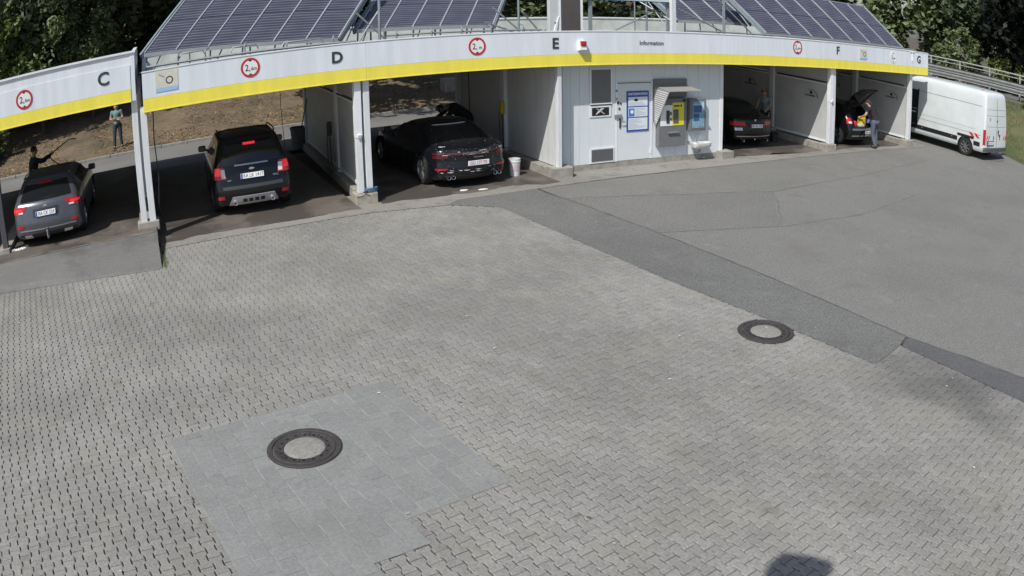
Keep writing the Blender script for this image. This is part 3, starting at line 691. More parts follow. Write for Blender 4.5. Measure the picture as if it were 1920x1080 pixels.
mb = MB(); mb.b2((.0, -.17, 1.05), (.17, -.153, 1.40), bev=.01); mb.build('card_reader', mat('reader_brown', (.13, .11, .08), .5), body)
mb = MB(); mb.b2((.02, -.158, 1.475), (.2, -.153, 1.51)); mb.b2((.24, -.158, 1.465), (.275, -.153, 1.53)); mb.build('print_mark', ink, body)
mb = MB(); mb.b2((-.22, -.168, 1.05), (-.12, -.151, 1.38), bev=.008); mb.build('coin_slot', dark_metal, body)
mb = MB(); mb.b2((-.09, -.156, 1.12), (-.05, -.151, 1.18)); mb.b2((-.1, -.156, 1.26), (-.05, -.151, 1.34)); mb.build('button', ink, body)
mb = MB(); mb.b2((.33, -.155, 1.60), (.42, -.141, 1.66)); mb.build('sticker', ink, body)
mb = MB(); mb.box((.01, -.165, .80), (.36, .05, .035), rx=.4); mb.b2((-.13, -.149, .83), (.17, -.1405, .85)); mb.build('cash_tray', mat('tray_grey', (.25, .25, .255), .4, metal=.3), body)
# blue dispenser cabinet
t = thing('dispenser', 'grey framed blue dispenser cabinet right of the pay machine', 'dispenser', (13.43, WY, 0))
mb = MB(); mb.b2((-.275, -.16, .81), (.275, -.002, 1.67), bev=.012); mb.build('cabinet', mgrey, t)
mb = MB(); mb.b2((-.20, -.172, .88), (.205, -.161, 1.60), bev=.004); p = mb.build('blue_front', mat('dispenser_blue', (.22, .42, .56), .3, var=.3, scale=6), t)
mb = MB(); mb.b2((-.17, -.178, 1.30), (.1, -.173, 1.48)); mb.b2((-.17, -.178, 1.08), (.02, -.173, 1.27)); mb.build('product_picture', mat('dispenser_dark_blue', (.04, .12, .24), .35), p)
mb = MB(); mb.b2((.11, -.178, 1.36), (.185, -.173, 1.57)); mb.b2((-.17, -.178, 1.51), (.08, -.173, 1.53)); mb.build('pale_print', mat('dispenser_pale', (.5, .65, .75), .4), p)
for k in range(3):
    mb = MB(); mb.tube([(.0 + k * .085, -.18, 1.0), (.0 + k * .085, -.2, .93), (.015 + k * .085, -.19, .86)], .014); mb.build('nozzle', steel, t)
for k in range(3):
    mb = MB(); mb.tube([(.02 + k * .085, -.012, .72), (.06 + k * .085, -.012, .6)], .005, 4); mb.build('scratch', alloy, t)
# wash basin
t = thing('wash_basin', 'small white wash basin on the cabin wall', 'basin', (13.55, WY, 0))
mb = MB()
def ring(hx, hy, z, y0=-.16): return [(hx * math.copysign(abs(math.cos(a)) ** .55, math.cos(a)), y0 + hy * math.copysign(abs(math.sin(a)) ** .55, math.sin(a)), z) for a in [k * 2 * math.pi / 24 for k in range(24)]]
mb.grid([ring(.20, .09, .33), ring(.29, .13, .38), ring(.31, .15, .48), ring(.30, .145, .495), ring(.27, .115, .48), ring(.22, .08, .41), ring(.02, .01, .39)], wrap=True)
mb.build('bowl', mat('ceramic', (.62, .62, .60), .3, var=.2, scale=8), t, smooth=True)
mb = MB(); mb.tube([(-.05, -.14, .34), (-.05, -.14, .24), (-.08, -.08, .2), (-.08, -.01, .2)], .018); mb.tube([(.02, -.12, .33), (.02, -.1, .22), (.02, -.01, .19)], .012); mb.build('drain_pipe', steel, t, smooth=True)
mb = MB(); mb.tube([(-.1, -.03, .52), (-.1, -.06, .56), (-.1, -.13, .55)], .012); mb.build('tap', chrome, t)
mb = MB(); mb.b2((-.34, -.02, .46), (-.29, -.002, .52)); mb.build('bracket', steel, t)

# ------------------------------------------------------------------ roof: solar arrays, frames, pylon
def solar_mat():
    m = bpy.data.materials.new('solar_cells'); m.use_nodes = True; nt = m.node_tree; b = nt.nodes['Principled BSDF']; N = nt.nodes.new; L = nt.links.new
    b.inputs['Roughness'].default_value = .22; b.inputs['Coat Weight'].default_value = .35
    uv = N('ShaderNodeUVMap'); sp = N('ShaderNodeSeparateXYZ'); L(uv.outputs[0], sp.inputs[0])
    def line(sock, n, w):
        a = N('ShaderNodeMath'); a.operation = 'MULTIPLY'; a.inputs[1].default_value = n; L(sock, a.inputs[0])
        f = N('ShaderNodeMath'); f.operation = 'FRACT'; L(a.outputs[0], f.inputs[0])
        c = N('ShaderNodeMath'); c.operation = 'LESS_THAN'; c.inputs[1].default_value = w; L(f.outputs[0], c.inputs[0]); return c.outputs[0]
    l1 = line(sp.outputs['Y'], 11, .30)
    mx = N('ShaderNodeMix'); mx.data_type = 'RGBA'; mx.inputs['A'].default_value = (.050, .054, .078, 1); mx.inputs['B'].default_value = (.135, .13, .155, 1); L(l1, mx.inputs['Factor'])
    n = N('ShaderNodeTexNoise'); n.inputs['Scale'].default_value = 3; cr = N('ShaderNodeMapRange'); cr.inputs['To Min'].default_value = .7; cr.inputs['To Max'].default_value = 1.35; L(n.outputs['Fac'], cr.inputs['Value'])
    m2 = N('ShaderNodeMix'); m2.data_type = 'RGBA'; m2.blend_type = 'MULTIPLY'; m2.inputs['Factor'].default_value = 1; L(mx.outputs['Result'], m2.inputs['A']); L(cr.outputs[0], m2.inputs['B'])
    L(m2.outputs['Result'], b.inputs['Base Color']); return m
cells = solar_mat(); alu = mat('aluminium_rail', (.50, .53, .55), .4, metal=.55, var=.12, scale=6); beam = mat('blue_grey_beam', (.26, .31, .34), .5, metal=.3, var=.2, scale=6)
def solar_array(B0, B1, u, L, n, lab, yoff=0):
    B0 = Vector(B0); B1 = Vector(B1); u = Vector(u).normalized(); e = B1 - B0
    nrm = e.cross(u).normalized()
    t = thing('solar_array', lab, 'solar panels', tuple(B0), group='solar arrays on the wash hall roof')
    for r_ in range(2):
        for k in range(n):
            p0 = e * (k / n) + u * (L * r_ / 2 + .012); p1 = e * ((k + 1) / n) + u * (L * r_ / 2 + .012); ee = (p1 - p0).normalized() * .014; uu = u * (L / 2 - .024)
            q = [p0 + ee, p1 - ee, p1 - ee + uu, p0 + ee + uu]
            me = bpy.data.meshes.new('solar_panel'); vs = [v + nrm * .02 for v in q] + [v - nrm * .02 for v in q]
            me.from_pydata([tuple(v) for v in vs], [], [(0, 1, 2, 3), (7, 6, 5, 4), (0, 4, 5, 1), (1, 5, 6, 2), (2, 6, 7, 3), (3, 7, 4, 0)])
            uvl = me.uv_layers.new(name='UVMap')
            for i, c in enumerate(((0, 0), (1, 0), (1, 1), (0, 1))): uvl.data[i].uv = c
            for i in range(4, 24): uvl.data[i].uv = (.5, .02)
            link('solar_panel', me, cells, t)
    for k in range(n + 1):
        p = e * (k / n) + nrm * .024; mb = MB(); mb.bar(p - u * .01, p + u * (L + .01), .035, .022); mb.build('clamp_rail', alu, t)
    mb = MB(); mb.bar(-u * .03 - nrm * .03, e - u * .03 - nrm * .03, .05, .09); mb.build('bottom_rail', alu, t)
    mb = MB(); mb.bar(u * (L + .03), e + u * (L + .03), .05, .05); mb.build('top_rail', alu, t)
    en = e.normalized()
    for p in (-en * .05, e + en * .05):
        mb = MB(); mb.bar(p - u * .05 - nrm * .04, p + u * (L + .05) - nrm * .04, .06, .12); mb.build('side_beam', beam, t)
    for k in range(n + 1):
        p = e * (k / n); top = p - nrm * .06; zf = 2.98 - B0.z
        mb = MB(); mb.tube([top + u * .1, Vector((top.x, top.y, zf))], .02, 6); mb.build('leg', steel, t)
        if k % 2 == 0:
            q = p + u * (L * .92) - nrm * .06; mb = MB(); mb.tube([q, Vector((q.x, q.y, zf))], .022, 6); mb.tube([q, Vector((top.x, top.y, zf + .06))], .016, 6); mb.build('strut', steel, t)
    return t
solar_array((.03, 17.0, 3.79), (4.36, 17.0, 3.53), (.56, .58, .588), 2.1, 6, 'left solar array with its slanting end above bay letter D')
solar_array((4.95, 17.6, 3.665), (8.28, 17.6, 3.57), (.54, .69, .48), 2.2, 5, 'solar array between the steel mast and the brown rooftop cabinet')
solar_array((14.5, 18.5, 3.70), (17.3, 18.4, 3.72), (-.28, .74, .61), 2.0, 3, 'short solar array behind the white mast, partly hidden')
solar_array((16.7, 17.0, 3.50), (24.03, 17.0, 3.49), (-.29, .71, .645), 2.02, 7, 'right solar array of seven panels above bay letters F and G')
fr_ = thing('roof_frame', 'thin steel poles, pipes and cross braces along the roof edge', 'frame', (0, 0, 0))
def rod(name, pts, r, m=steel, n=6):
    mb = MB(); mb.tube(pts, r, n); return mb.build(name, m, fr_, smooth=True)
for x, y, zt, r_ in ((5.17, 16.6, 4.9, .035), (8.56, 16.8, 4.8, .028), (13.04, 18.0, 4.8, .03), (14.84, 16.8, 4.9, .03)):
    rod('pole', [(x, y, 2.97), (x, y, zt)], r_, beam)
mb = MB(); mb.b2((13.11, 16.95, 2.97), (13.25, 17.05, 4.35)); mb.build('mast', white_post, fr_)
for a, b_ in (((4.75, 16.9, 4.05), (5.45, 16.9, 3.35)), ((4.75, 16.9, 3.35), (5.3, 16.9, 4.15)), ((8.1, 17.2, 4.0), (8.75, 17.2, 3.45)), ((8.75, 17.0, 3.9), (9.2, 17.0, 3.4)), ((8.0, 17.4, 3.65), (8.95, 17.4, 3.3)),
             ((11.85, 18, 3.3), (13.25, 18, 3.9)), ((13.25, 17.05, 4.1), (15.0, 17.05, 3.45)), ((14.7, 16.85, 4.35), (16.0, 16.85, 3.42)), ((12.6, 18.3, 4.4), (13.2, 17.1, 3.7))):
    rod('brace', [a, b_], .022, steel)
rod('pipe', [(.05, 16.45, 3.50), (4.6, 16.45, 3.44)], .03); rod('pipe', [(5.3, 16.5, 3.50), (9.0, 16.5, 3.46)], .022); rod('pipe', [(13.3, 16.6, 3.46), (24.2, 16.5, 3.46)], .025)
for x in (.75, 1.35, 2.2, 3.1, 4.1, 5.5, 6.3, 7.0, 7.7, 8.5):
    h = 3.66 if x < 3 else 3.58
    rod('bracket', [(x, 16.5, 2.98), (x, 16.45, h - .04), (x + .02, 16.5, h), (x + .1, 16.8, h + .02)], .018)
for x0, x1, zz in ((.78, 1.35, 3.66), (1.9, 2.5, 3.62), (3.0, 3.9, 3.58)):
    rod('pipe_loop', [(x0, 16.5, zz - .1), (x0 + .05, 16.5, zz), (x1 - .05, 16.5, zz), (x1, 16.5, zz - .1)], .02)
for k in range(7):
    a = rnd.uniform(0, 3); x = 8.2 + k * .17; rod('clamp', [(x, 16.9, 3.36), (x + .12 * math.cos(a), 16.95, 3.44), (x + .1, 17.0, 3.37)], .035, alu)
t = thing('rooftop_cabinet', 'tall white rooftop cabinet with a brown front panel', 'cabinet', (10.05, 17.2, 2.97))
mb = MB(); mb.b2((-.46, .0, 0), (.46, .12, 2.2), bev=.01); mb.build('cabinet', mat('cabinet_grey', (.55, .58, .58), .5, var=.12, scale=3), t)
mb = MB(); mb.b2((-.15, -.02, 0), (.395, -.001, 2.1)); mb.build('front_panel', mat('brown_panel', (.095, .082, .08), .45, var=.15, scale=3), t)
mb = MB(); mb.b2((.40, -.03, 0), (.46, -.002, 2.2)); mb.b2((-.20, -.02, .0), (-.152, -.002, 2.15)); mb.build('edge_trim', white_trim, t)
mb = MB(); mb.prism([(-.47, 0), (-.36, 0), (-.22, .75), (-.22, .8), (-.47, .1)], -.035, -.002, 'y'); mb.build('side_flap', white_trim, t)
mb = MB(); mb.b2((-.33, -.012, .62), (-.27, -.002, .64)); mb.build('latch', dark_metal, t)
t = thing('roof_sign', 'pale board with a rounded blue edge at the top of the picture', 'sign', (11.95, 17.12, 4.17))
mb = MB(); mb.b2((-1.42, 0, .02), (1.40, .06, .75), bev=.04); mb.build('board', mat('sign_blue', (.06, .25, .5), .4), t)
mb = MB(); mb.b2((-1.40, -.012, .04), (1.36, -.001, .74), bev=.005); mb.build('front_sheet', mat('sign_pale', (.55, .66, .62), .45), t)
for x in (-1.2, 1.22):
    mb = MB(); mb.b2((x - .04, .065, -1.2), (x + .04, .13, .7)); mb.build('leg', steel, t)
mb = MB()
r = random.Random(9)
planks = thing('roof_planks', 'loose weathered boards lying on the flat roof behind the fascia', 'boards', (0, 0, 0))
for k in range(6):
    mb = MB(); mb.box((11.2 + k * .42, 19.9 + r.uniform(-.3, .3), 3.08 + k % 2 * .03), (.14, 2.4, .04), rz=.5 + r.uniform(-.1, .1)); mb.build('plank', mat('weathered_board', (.45, .42, .36), .85, var=.3, scale=6), planks)
# ------------------------------------------------------------------ vehicles
def pchip(xk, yk):
    x = np.array(xk, float); y = np.array(yk, float); h = np.diff(x); d = np.diff(y) / h; m = np.zeros_like(y)
    m[0], m[-1] = d[0], d[-1]
    for i in range(1, len(x) - 1):
        if d[i - 1] * d[i] > 0:
            w1, w2 = 2 * h[i] + h[i - 1], h[i] + 2 * h[i - 1]; m[i] = (w1 + w2) / (w1 / d[i - 1] + w2 / d[i])
    def f(v):
        v = min(max(v, x[0]), x[-1]); i = min(max(int(np.searchsorted(x, v)) - 1, 0), len(h) - 1); t = (v - x[i]) / h[i]
        return ((1 + 2 * t) * (1 - t) ** 2 * y[i] + t * (1 - t) ** 2 * h[i] * m[i] + t * t * (3 - 2 * t) * y[i + 1] + t * t * (t - 1) * h[i] * m[i + 1])
    return f
class Body:
    """car shell as stacked plan outlines: keys (z, y_rear, y_front, half_width, corner_x, corner_y, crown)"""
    def __init__(s, keys, taper=.05):
        k = np.array(keys, float); s.z0, s.z1 = k[0, 0], k[-1, 0]; s.keys = k
        s.yr, s.yf, s.w, s.cx, s.cy, s.cr = [pchip(k[:, 0], k[:, i]) for i in range(1, 7)]; s.taper = taper
    def wid(s, z, y):
        f = (y - 2.1) / 2.2; return s.w(z) * (1 - s.taper * abs(f) ** 3)
    def rear(s, a, z):
        """a in [-1,1] across the tail, up to +-2 round the corner"""
        w = s.wid(z, s.yr(z)); cx, cy, cr, yr = s.cx(z) * w, s.cy(z), s.cr(z), s.yr(z); e = abs(a); sg = 1 if a >= 0 else -1
        if e <= 1: x = e * (w - cx); y = yr + cr * e * e
        else:
            t = min(e - 1, 1) * math.pi / 2; x = w - cx + cx * math.sin(t) ** .9 if t > 0 else w - cx; y = yr + cr + cy * (1 - math.cos(t))
        return Vector((sg * x, y, z))
    def side(s, f, z, sg):
        y0 = s.yr(z) + s.cr(z) + s.cy(z); y1 = s.yf(z) - s.cr(z) - s.cy(z); y = y0 + (y1 - y0) * f
        return Vector((sg * (s.wid(z, y) if f > .001 else s.wid(z, s.yr(z))), y, z))
    def side_y(s, y, z, sg): return Vector((sg * s.wid(z, y), y, z))
    def front(s, a, z):
        w = s.wid(z, s.yf(z)); cx, cy, cr, yf = s.cx(z) * w, s.cy(z), s.cr(z) , s.yf(z); e = abs(a); sg = 1 if a >= 0 else -1
        if e <= 1: x = e * (w - cx); y = yf - cr * e * e
        else:
            t = min(e - 1, 1) * math.pi / 2; x = w - cx + cx * math.sin(t) ** .9 if t > 0 else w - cx; y = yf - cr - cy * (1 - math.cos(t))
        return Vector((sg * x, y, z))
    def loop(s, z):
        P = [s.rear(a, z) for a in np.linspace(-1, 1, 13)] + [s.rear(1 + t, z) for t in (.2, .4, .6, .8, 1)]
        P += [s.side(f, z, 1) for f in np.linspace(0, 1, 20)[1:-1]] + [s.front(2 - t, z) for t in (0, .2, .4, .6, .8)]
        P += [s.front(a, z) for a in np.linspace(1, -1, 13)] + [s.front(-1 - t, z) for t in (.2, .4, .6, .8, 1)]
        P += [s.side(f, z, -1) for f in np.linspace(1, 0, 20)[1:-1]] + [s.rear(-2 + t, z) for t in (0, .2, .4, .6, .8)]
        return P
    def mesh(s, extra=()):
        zs = sorted(set(list(np.linspace(s.z0, s.z1, 30)) + [float(z) for z in s.keys[:, 0]]))
        mb = MB(); V = mb.grid([s.loop(z) for z in zs], wrap=True)
        mb.bm.faces.new(V[0][::-1])
        top = V[-1]; c = sum((v.co for v in top), Vector()) / len(top); cv = mb.bm.verts.new(c + Vector((0, 0, .012)))
        for k in range(len(top)): mb.bm.faces.new((top[k], top[(k + 1) % len(top)], cv))
        return mb
def patch(fn, a0, a1, b0, b1, na=8, nb=5, off=.006, ctr=Vector((0, 2, .8))):
    """sheet lying just proud of the shell; a0, a1 may be functions of the b fraction"""
    mb = MB(); P = []
    for j in range(nb + 1):
        fb = j / nb; b = b0 + (b1 - b0) * fb; l = a0(fb) if callable(a0) else a0; r_ = a1(fb) if callable(a1) else a1; row = []
        for i in range(na + 1):
            a = l + (r_ - l) * i / na; p = fn(a, b); e = 1e-3
            n = (fn(a + e, b) - fn(a - e, b)).cross(fn(a, b + e) - fn(a, b - e))
            if n.length < 1e-12: n = p - ctr
            n.normalize()
            if n.dot(p - ctr) < 0: n = -n
            row.append((p + n * off, p - n * .012))
        P.append(row)
    V = [[mb.bm.verts.new(q[0]) for q in row] for row in P]; W = [[mb.bm.verts.new(q[1]) if j in (0, nb) or i in (0, na) else None for i, q in enumerate(row)] for j, row in enumerate(P)]
    for j in range(nb):
        for i in range(na): mb.bm.faces.new((V[j][i], V[j][i + 1], V[j + 1][i + 1], V[j + 1][i]))
    bd = [(0, i) for i in range(na + 1)] + [(j, na) for j in range(1, nb + 1)] + [(nb, i) for i in range(na - 1, -1, -1)] + [(j, 0) for j in range(nb - 1, 0, -1)]
    for k in range(len(bd)):
        a, b = bd[k], bd[(k + 1) % len(bd)]; mb.bm.faces.new((V[a[0]][a[1]], V[b[0]][b[1]], W[b[0]][b[1]], W[a[0]][a[1]]))
    return mb
def boolean_cut(o, cutters):
    for c in cutters:
        md = o.modifiers.new('cut', 'BOOLEAN'); md.operation = 'DIFFERENCE'; md.object = c; md.solver = 'EXACT'
    dg = bpy.context.evaluated_depsgraph_get(); dg.update()
    me = bpy.data.meshes.new_from_object(o.evaluated_get(dg)); old = o.data; o.modifiers.clear(); o.data = me
    for c in cutters: bpy.data.objects.remove(c)
    bpy.data.meshes.remove(old)
    me.polygons.foreach_set('use_smooth', [True] * len(me.polygons))
    try: me.set_sharp_from_angle(angle=R(34))
    except Exception: pass
def make_wheel(parent, x, y, r, w, spokes=5, rim_m=None, twin=True, disc=False):
    sg = 1 if x > 0 else -1
    mb = MB(); mb.lathe([(r * .66, -w / 2), (r * .93, -w / 2), (r * .985, -w * .38), (r, -w * .2), (r, w * .2), (r * .985, w * .38), (r * .93, w / 2), (r * .66, w / 2)], 36, axis='x', closed=True)
    ty = mb.build('wheel', rubber, parent, smooth=True); ty.location = (x, y, r)
    mb = MB(); xo = sg * w * .44
    mb.lathe([(r * .67, -w * .47), (r * .67, w * .47), (r * .63, w * .47), (r * .60, w * .3), (r * .60, -w * .3), (r * .63, -w * .47)], 36, axis='x', closed=True)
    mb.lathe([(.002, xo + sg * .004), (r * .13, xo), (r * .15, xo - sg * .03)], 18, axis='x')
    for k in range(spokes):
        for da in ((-.13, .13) if twin else (0,)):
            a = k * 2 * math.pi / spokes + .3
            p0 = Vector((xo - sg * .01, r * .1 * math.cos(a), r * .1 * math.sin(a))); p1 = Vector((xo - sg * .005, r * .645 * math.cos(a + da), r * .645 * math.sin(a + da)))
            mb.bar(p0, p1, r * (.085 if twin else .15), .025)
    if disc: mb.lathe([(.002, xo - sg * .02), (r * .34, xo - sg * .005), (r * .5, xo - sg * .035), (r * .62, xo - sg * .03)], 30, axis='x')
    mb.build('rim', rim_m or alloy, ty, smooth=True)
    mb = MB(); mb.lathe([(.002, xo - sg * .08), (r * .6, xo - sg * .08)], 24, axis='x'); mb.build('brake_disc', dark_metal, ty)
def plate(parent, loc, rx, txt, rz=0, w=.52, h=.112, blue=True, colr=None):
    e = MB(); e.b2((-w / 2, -.006, -h / 2), (w / 2, .006, h / 2), bev=.004); o = e.build('number_plate', plate_white, parent); o.location = loc; o.rotation_euler = (rx, 0, rz)
    if blue:
        mb = MB(); mb.b2((-w / 2 + .004, -.0078, -h / 2 + .004), (-w / 2 + .045, -.0062, h / 2 - .004)); mb.build('blue_strip', plate_blue, o)
    text(txt, colr or ink, o, (.022 if blue else 0, -.007, -.002), h * .98, .0012, sx=.82 if len(txt) > 8 else .92)
    return o
def paint(name, c, rough=.22, coat=.5, metal=0.0): return mat(name, c, rough, metal=metal, coat=coat, var=.12, scale=5, spec=.3)
black_paint = paint('black_paint', (.006, .006, .008), .22)
wet_black = paint('wet_black_paint', (.007, .008, .011), .2)
def lit(name, c, s): return mat(name, (.5, .02, .02), .2, emit=c, estr=s, coat=.5)
brake = lit('brake_light_on', (1, .03, .03), .45)
def std_car(root, B, paint_m, track, wb, ry, r, ww, spokes=5, twin=True, arch=.05, rim_m=None, wheels=True, cut_extra=(), flare=None):
    o = B.mesh().build('body', paint_m, root, smooth=True)
    cut = []
    for y in (ry, ry + wb):
        for sg in (1, -1):
            mb = MB(); mb.lathe([(.001, -.16), (r + arch, -.16), (r + arch, .16), (.001, .16)], 40, (sg * (track + .02), y, r + .01), axis='x'); cut.append(mb.build('cut', None))
    for m_ in cut_extra: cut.append(m_)
    inv = root.matrix_world.copy()
    o.parent = None; boolean_cut(o, cut); o.parent = root
    for y in (ry, ry + wb):
        for sg in (1, -1):
            make_wheel(root, sg * (track - ww / 2 + .005), y, r, ww, spokes, rim_m, twin)
            mb = MB(); mb.lathe([(r + arch - .004, -.09), (r + arch - .004, .09)], 30, (sg * (track - .07), y, r + .01), axis='x', a0=-.25, a1=math.pi + .25); mb.build('wheel_arch', black_plastic, root, fix=False)
    return o
def mirror(root, B, y, z, m, sg):
    w = B.wid(z, y); mb = MB()
    mb.box((sg * (w + .13), y, z + .05), (.20, .11, .15), bev=.04); mb.box((sg * (w + .02), y + .02, z), (.10, .05, .04)); o = mb.build('wing_mirror', m, root, smooth=True)
    mb = MB(); mb.b2((sg * (w + .05), y - .062, z - .0), (sg * (w + .21), y - .0565, z + .105)); mb.build('mirror_glass', glass_dark, o)
def side_windows(root, B, spans, z0, z1f, m=glass_dark):
    for sg in (1, -1):
        for (ya, yb, yat, ybt) in spans:
            fn = lambda y, z, sg=sg: B.side_y(y, z, sg)
            patch(lambda a, b, sg=sg: B.side_y(a, b, sg), lambda f, ya=ya, yat=yat: ya + (yat - ya) * f, lambda f, yb=yb, ybt=ybt: yb + (ybt - yb) * f, z0, z1f, 6, 5, .004).build('side_window', m, root, smooth=True)
def windscreen(root, B, z0, z1):
    patch(B.front, -1.25, 1.25, z0, z1, 12, 6, .004).build('windscreen', glass_dark, root, smooth=True)

# ---- black off-road estate (bay D)
t = thing('parked_car', 'black compact off-road car with brake lights on in bay D', 'car', (2.241, 16.58, .012), R(-2.4), scale=.985)
B = Body([(.20, .26, 4.25, .80, .28, .2, .04), (.26, .10, 4.36, .89, .24, .2, .05), (.36, .04, 4.42, .925, .26, .22, .06), (.52, .0, 4.44, .92, .24, .22, .07), (.72, .035, 4.42, .925, .24, .22, .07),
          (.86, .085, 4.30, .92, .24, .22, .07), (.98, .12, 3.95, .905, .22, .2, .07), (1.05, .15, 3.40, .885, .2, .18, .07), (1.15, .20, 3.08, .84, .18, .14, .06), (1.35, .32, 2.72, .765, .17, .12, .06), (1.52, .44, 2.42, .705, .2, .12, .06),
          (1.60, .50, 2.25, .67, .25, .14, .05), (1.655, .60, 2.05, .60, .35, .2, .04), (1.685, .80, 1.85, .48, .5, .25, .03), (1.70, 1.05, 1.6, .30, .6, .2, .02)])
std_car(t, B, black_paint, .895, 2.69, .86, .345, .225, 5)
patch(B.rear, lambda f: -1.0 + .04 * f, lambda f: 1.0 - .04 * f, 1.10, 1.50, 12, 6, .006).build('rear_window', glass_dark, t, smooth=True)
patch(B.rear, -.95, .95, 1.535, 1.60, 12, 3, .05).build('roof_spoiler', black_paint, t, smooth=True)
patch(B.rear, -.24, .24, 1.475, 1.515, 6, 2, .03).build('high_brake_light', lit('high_brake_on', (1, .05, .05), .7), t)
patch(B.rear, -1.0, 1.0, .60, .67, 12, 2, .012).build('bumper_ledge', mat('ledge_grey', (.05, .052, .056), .35), t)
patch(B.rear, lambda f: -.85 + .14 * f, lambda f: .85 - .14 * f, .26, .44, 12, 4, .022).build('skid_plate', mat('skid_silver', (.46, .47, .49), .35, metal=.5), t, smooth=True)
for k in (-.3, -.1, .1, .3): patch(B.rear, k - .07, k + .07, .31, .385, 2, 2, .027).build('skid_slot', black_plastic, t)
for sg in (1, -1):
    l = patch(B.rear, lambda f, sg=sg: sg * (.86 + .06 * f), lambda f, sg=sg: sg * (1.62 - .1 * f), .83, 1.075, 8, 5, .012).build('tail_light', red_lens, t, smooth=True)
    patch(B.rear, sg * 1.05, sg * 1.48, .91, 1.06, 5, 4, .018).build('brake_lamp', brake, l, smooth=True)
    patch(B.rear, sg * .88, sg * 1.03, .86, 1.03, 4, 4, .019).build('reverse_lamp', white_lens, l, smooth=True)
    patch(B.rear, sg * .98, sg * 1.35, .40, .47, 5, 2, .01).build('reflector', red_lens, t, smooth=True)
    mb = MB(); mb.lathe([(.030, .04), (.034, -.05), (.045, -.055), (.045, .06)], 18, (sg * .42, .06, .30), axis='y'); mb.build('exhaust_pipe', chrome, t, smooth=True)
    patch(lambda a, b, sg=sg: B.side_y(a, b, sg), 1.3, 3.1, .30, .40, 20, 3, .008).build('sill_trim', black_plastic, t, smooth=True)
    mirror(t, B, 2.85, 1.10, black_plastic, sg)
    mb = MB(); mb.tube([(sg * .62, .75, 1.655), (sg * .64, .95, 1.70), (sg * .64, 2.0, 1.68), (sg * .62, 2.15, 1.63)], .016); mb.build('roof_rail', black_plastic, t, smooth=True)
side_windows(t, B, [(.85, 1.62, .98, 1.60), (1.72, 2.62, 1.70, 2.25)], 1.10, 1.48); windscreen(t, B, 1.08, 1.54)
mb = MB(); mb.tube([(0, .17, 1.08), (-.02, .205, 1.17), (-.3, .19, 1.13)], [.02, .014, .008]); mb.build('rear_wiper', black_plastic, t)
patch(B.rear, -.55, .55, 1.065, 1.095, 8, 1, .035).build('handle_strip', mat('strip_chrome', (.45, .46, .48), .25, metal=.8), t, smooth=True)
plate(t, (0, .045, .86), R(-12), 'RA LK 1417')
mb = MB(); mb.lathe([(.001, -.012), (.04, -.008), (.046, 0)], 20, (0, .09, 1.0), axis='y')
for v in mb.bm.verts: v.co.x *= 1.5; v.co.z = 1.0 + (v.co.z - 1.0) * .62
mb.build('badge', chrome, t, smooth=True)
for x, s_ in ((-.52, '4x4'), (.52, 'TDCi')): text(s_, chrome, t, (x, .062, .80), .055, .003, rot=(R(80), 0, 0))

# ---- dark grey estate with tow bar (bay C)
t = thing('parked_car', 'dark grey estate car with a tow bar in the leftmost bay', 'car', (-2.50, 16.16, .275), R(-1), scale=.935)
grey_paint = paint('grey_paint', (.115, .12, .14), .3, metal=.45)
B = Body([(.20, .22, 4.6, .80, .3, .2, .05), (.26, .08, 4.75, .89, .26, .22, .07), (.38, .02, 4.82, .925, .26, .24, .09), (.52, .0, 4.84, .925, .25, .25, .10), (.70, .03, 4.82, .925, .25, .25, .10),
          (.82, .06, 4.70, .92, .24, .24, .1), (.93, .09, 4.1, .90, .22, .22, .1), (.99, .13, 3.55, .875, .2, .2, .1), (1.1, .28, 3.22, .815, .18, .16, .09), (1.26, .50, 2.86, .735, .18, .14, .08), (1.36, .64, 2.6, .68, .22, .14, .07),
          (1.42, .72, 2.4, .63, .3, .2, .06), (1.46, .92, 2.15, .52, .42, .25, .04), (1.48, 1.25, 1.9, .32, .6, .2, .02)])
std_car(t, B, grey_paint, .90, 2.85, .95, .335, .225, 5)
patch(B.rear, -1.02, 1.02, 1.02, 1.33, 12, 6, .006).build('rear_window', glass_dark, t, smooth=True)
patch(B.rear, -.95, .95, 1.345, 1.40, 12, 3, .05).build('roof_spoiler', grey_paint, t, smooth=True)
patch(B.rear, -.34, .34, 1.315, 1.34, 6, 2, .03).build('high_brake_light', red_lens, t)
patch(B.rear, -.5, .5, .68, .86, 8, 3, .008).build('plate_recess', mat('recess_grey', (.03, .032, .036), .4), t, smooth=True)
patch(B.rear, -1.2, 1.2, .40, .425, 14, 1, .012).build('chrome_strip', chrome, t, smooth=True)
patch(B.rear, -1.3, 1.3, .215, .33, 14, 3, .012).build('lower_bumper', black_plastic, t, smooth=True)
for sg in (1, -1):
    l = patch(B.rear, lambda f, sg=sg: sg * (.72 + .22 * (1 - f)), lambda f, sg=sg: sg * (1.85 - .15 * f), .79, .945, 10, 4, .012).build('tail_light', red_lens, t, smooth=True)
    patch(B.rear, sg * .95, sg * 1.7, .845, .90, 8, 2, .018).build('brake_lamp', brake, l, smooth=True)
    patch(B.rear, sg * .9, sg * 1.15, .80, .835, 4, 1, .018).build('reverse_lamp', white_lens, l, smooth=True)
    patch(B.rear, sg * .95, sg * 1.45, .47, .54, 6, 2, .01).build('reflector', red_lens, t, smooth=True)
    patch(B.rear, sg * .66, sg * .98, .24, .315, 5, 2, .02).build('exhaust_trim', chrome, t, smooth=True)
    mirror(t, B, 3.15, 1.03, grey_paint, sg)
    mb = MB(); mb.tube([(sg * .6, .9, 1.43), (sg * .615, 1.1, 1.475), (sg * .615, 2.2, 1.46), (sg * .6, 2.4, 1.41)], .014); mb.build('roof_rail', chrome, t, smooth=True)
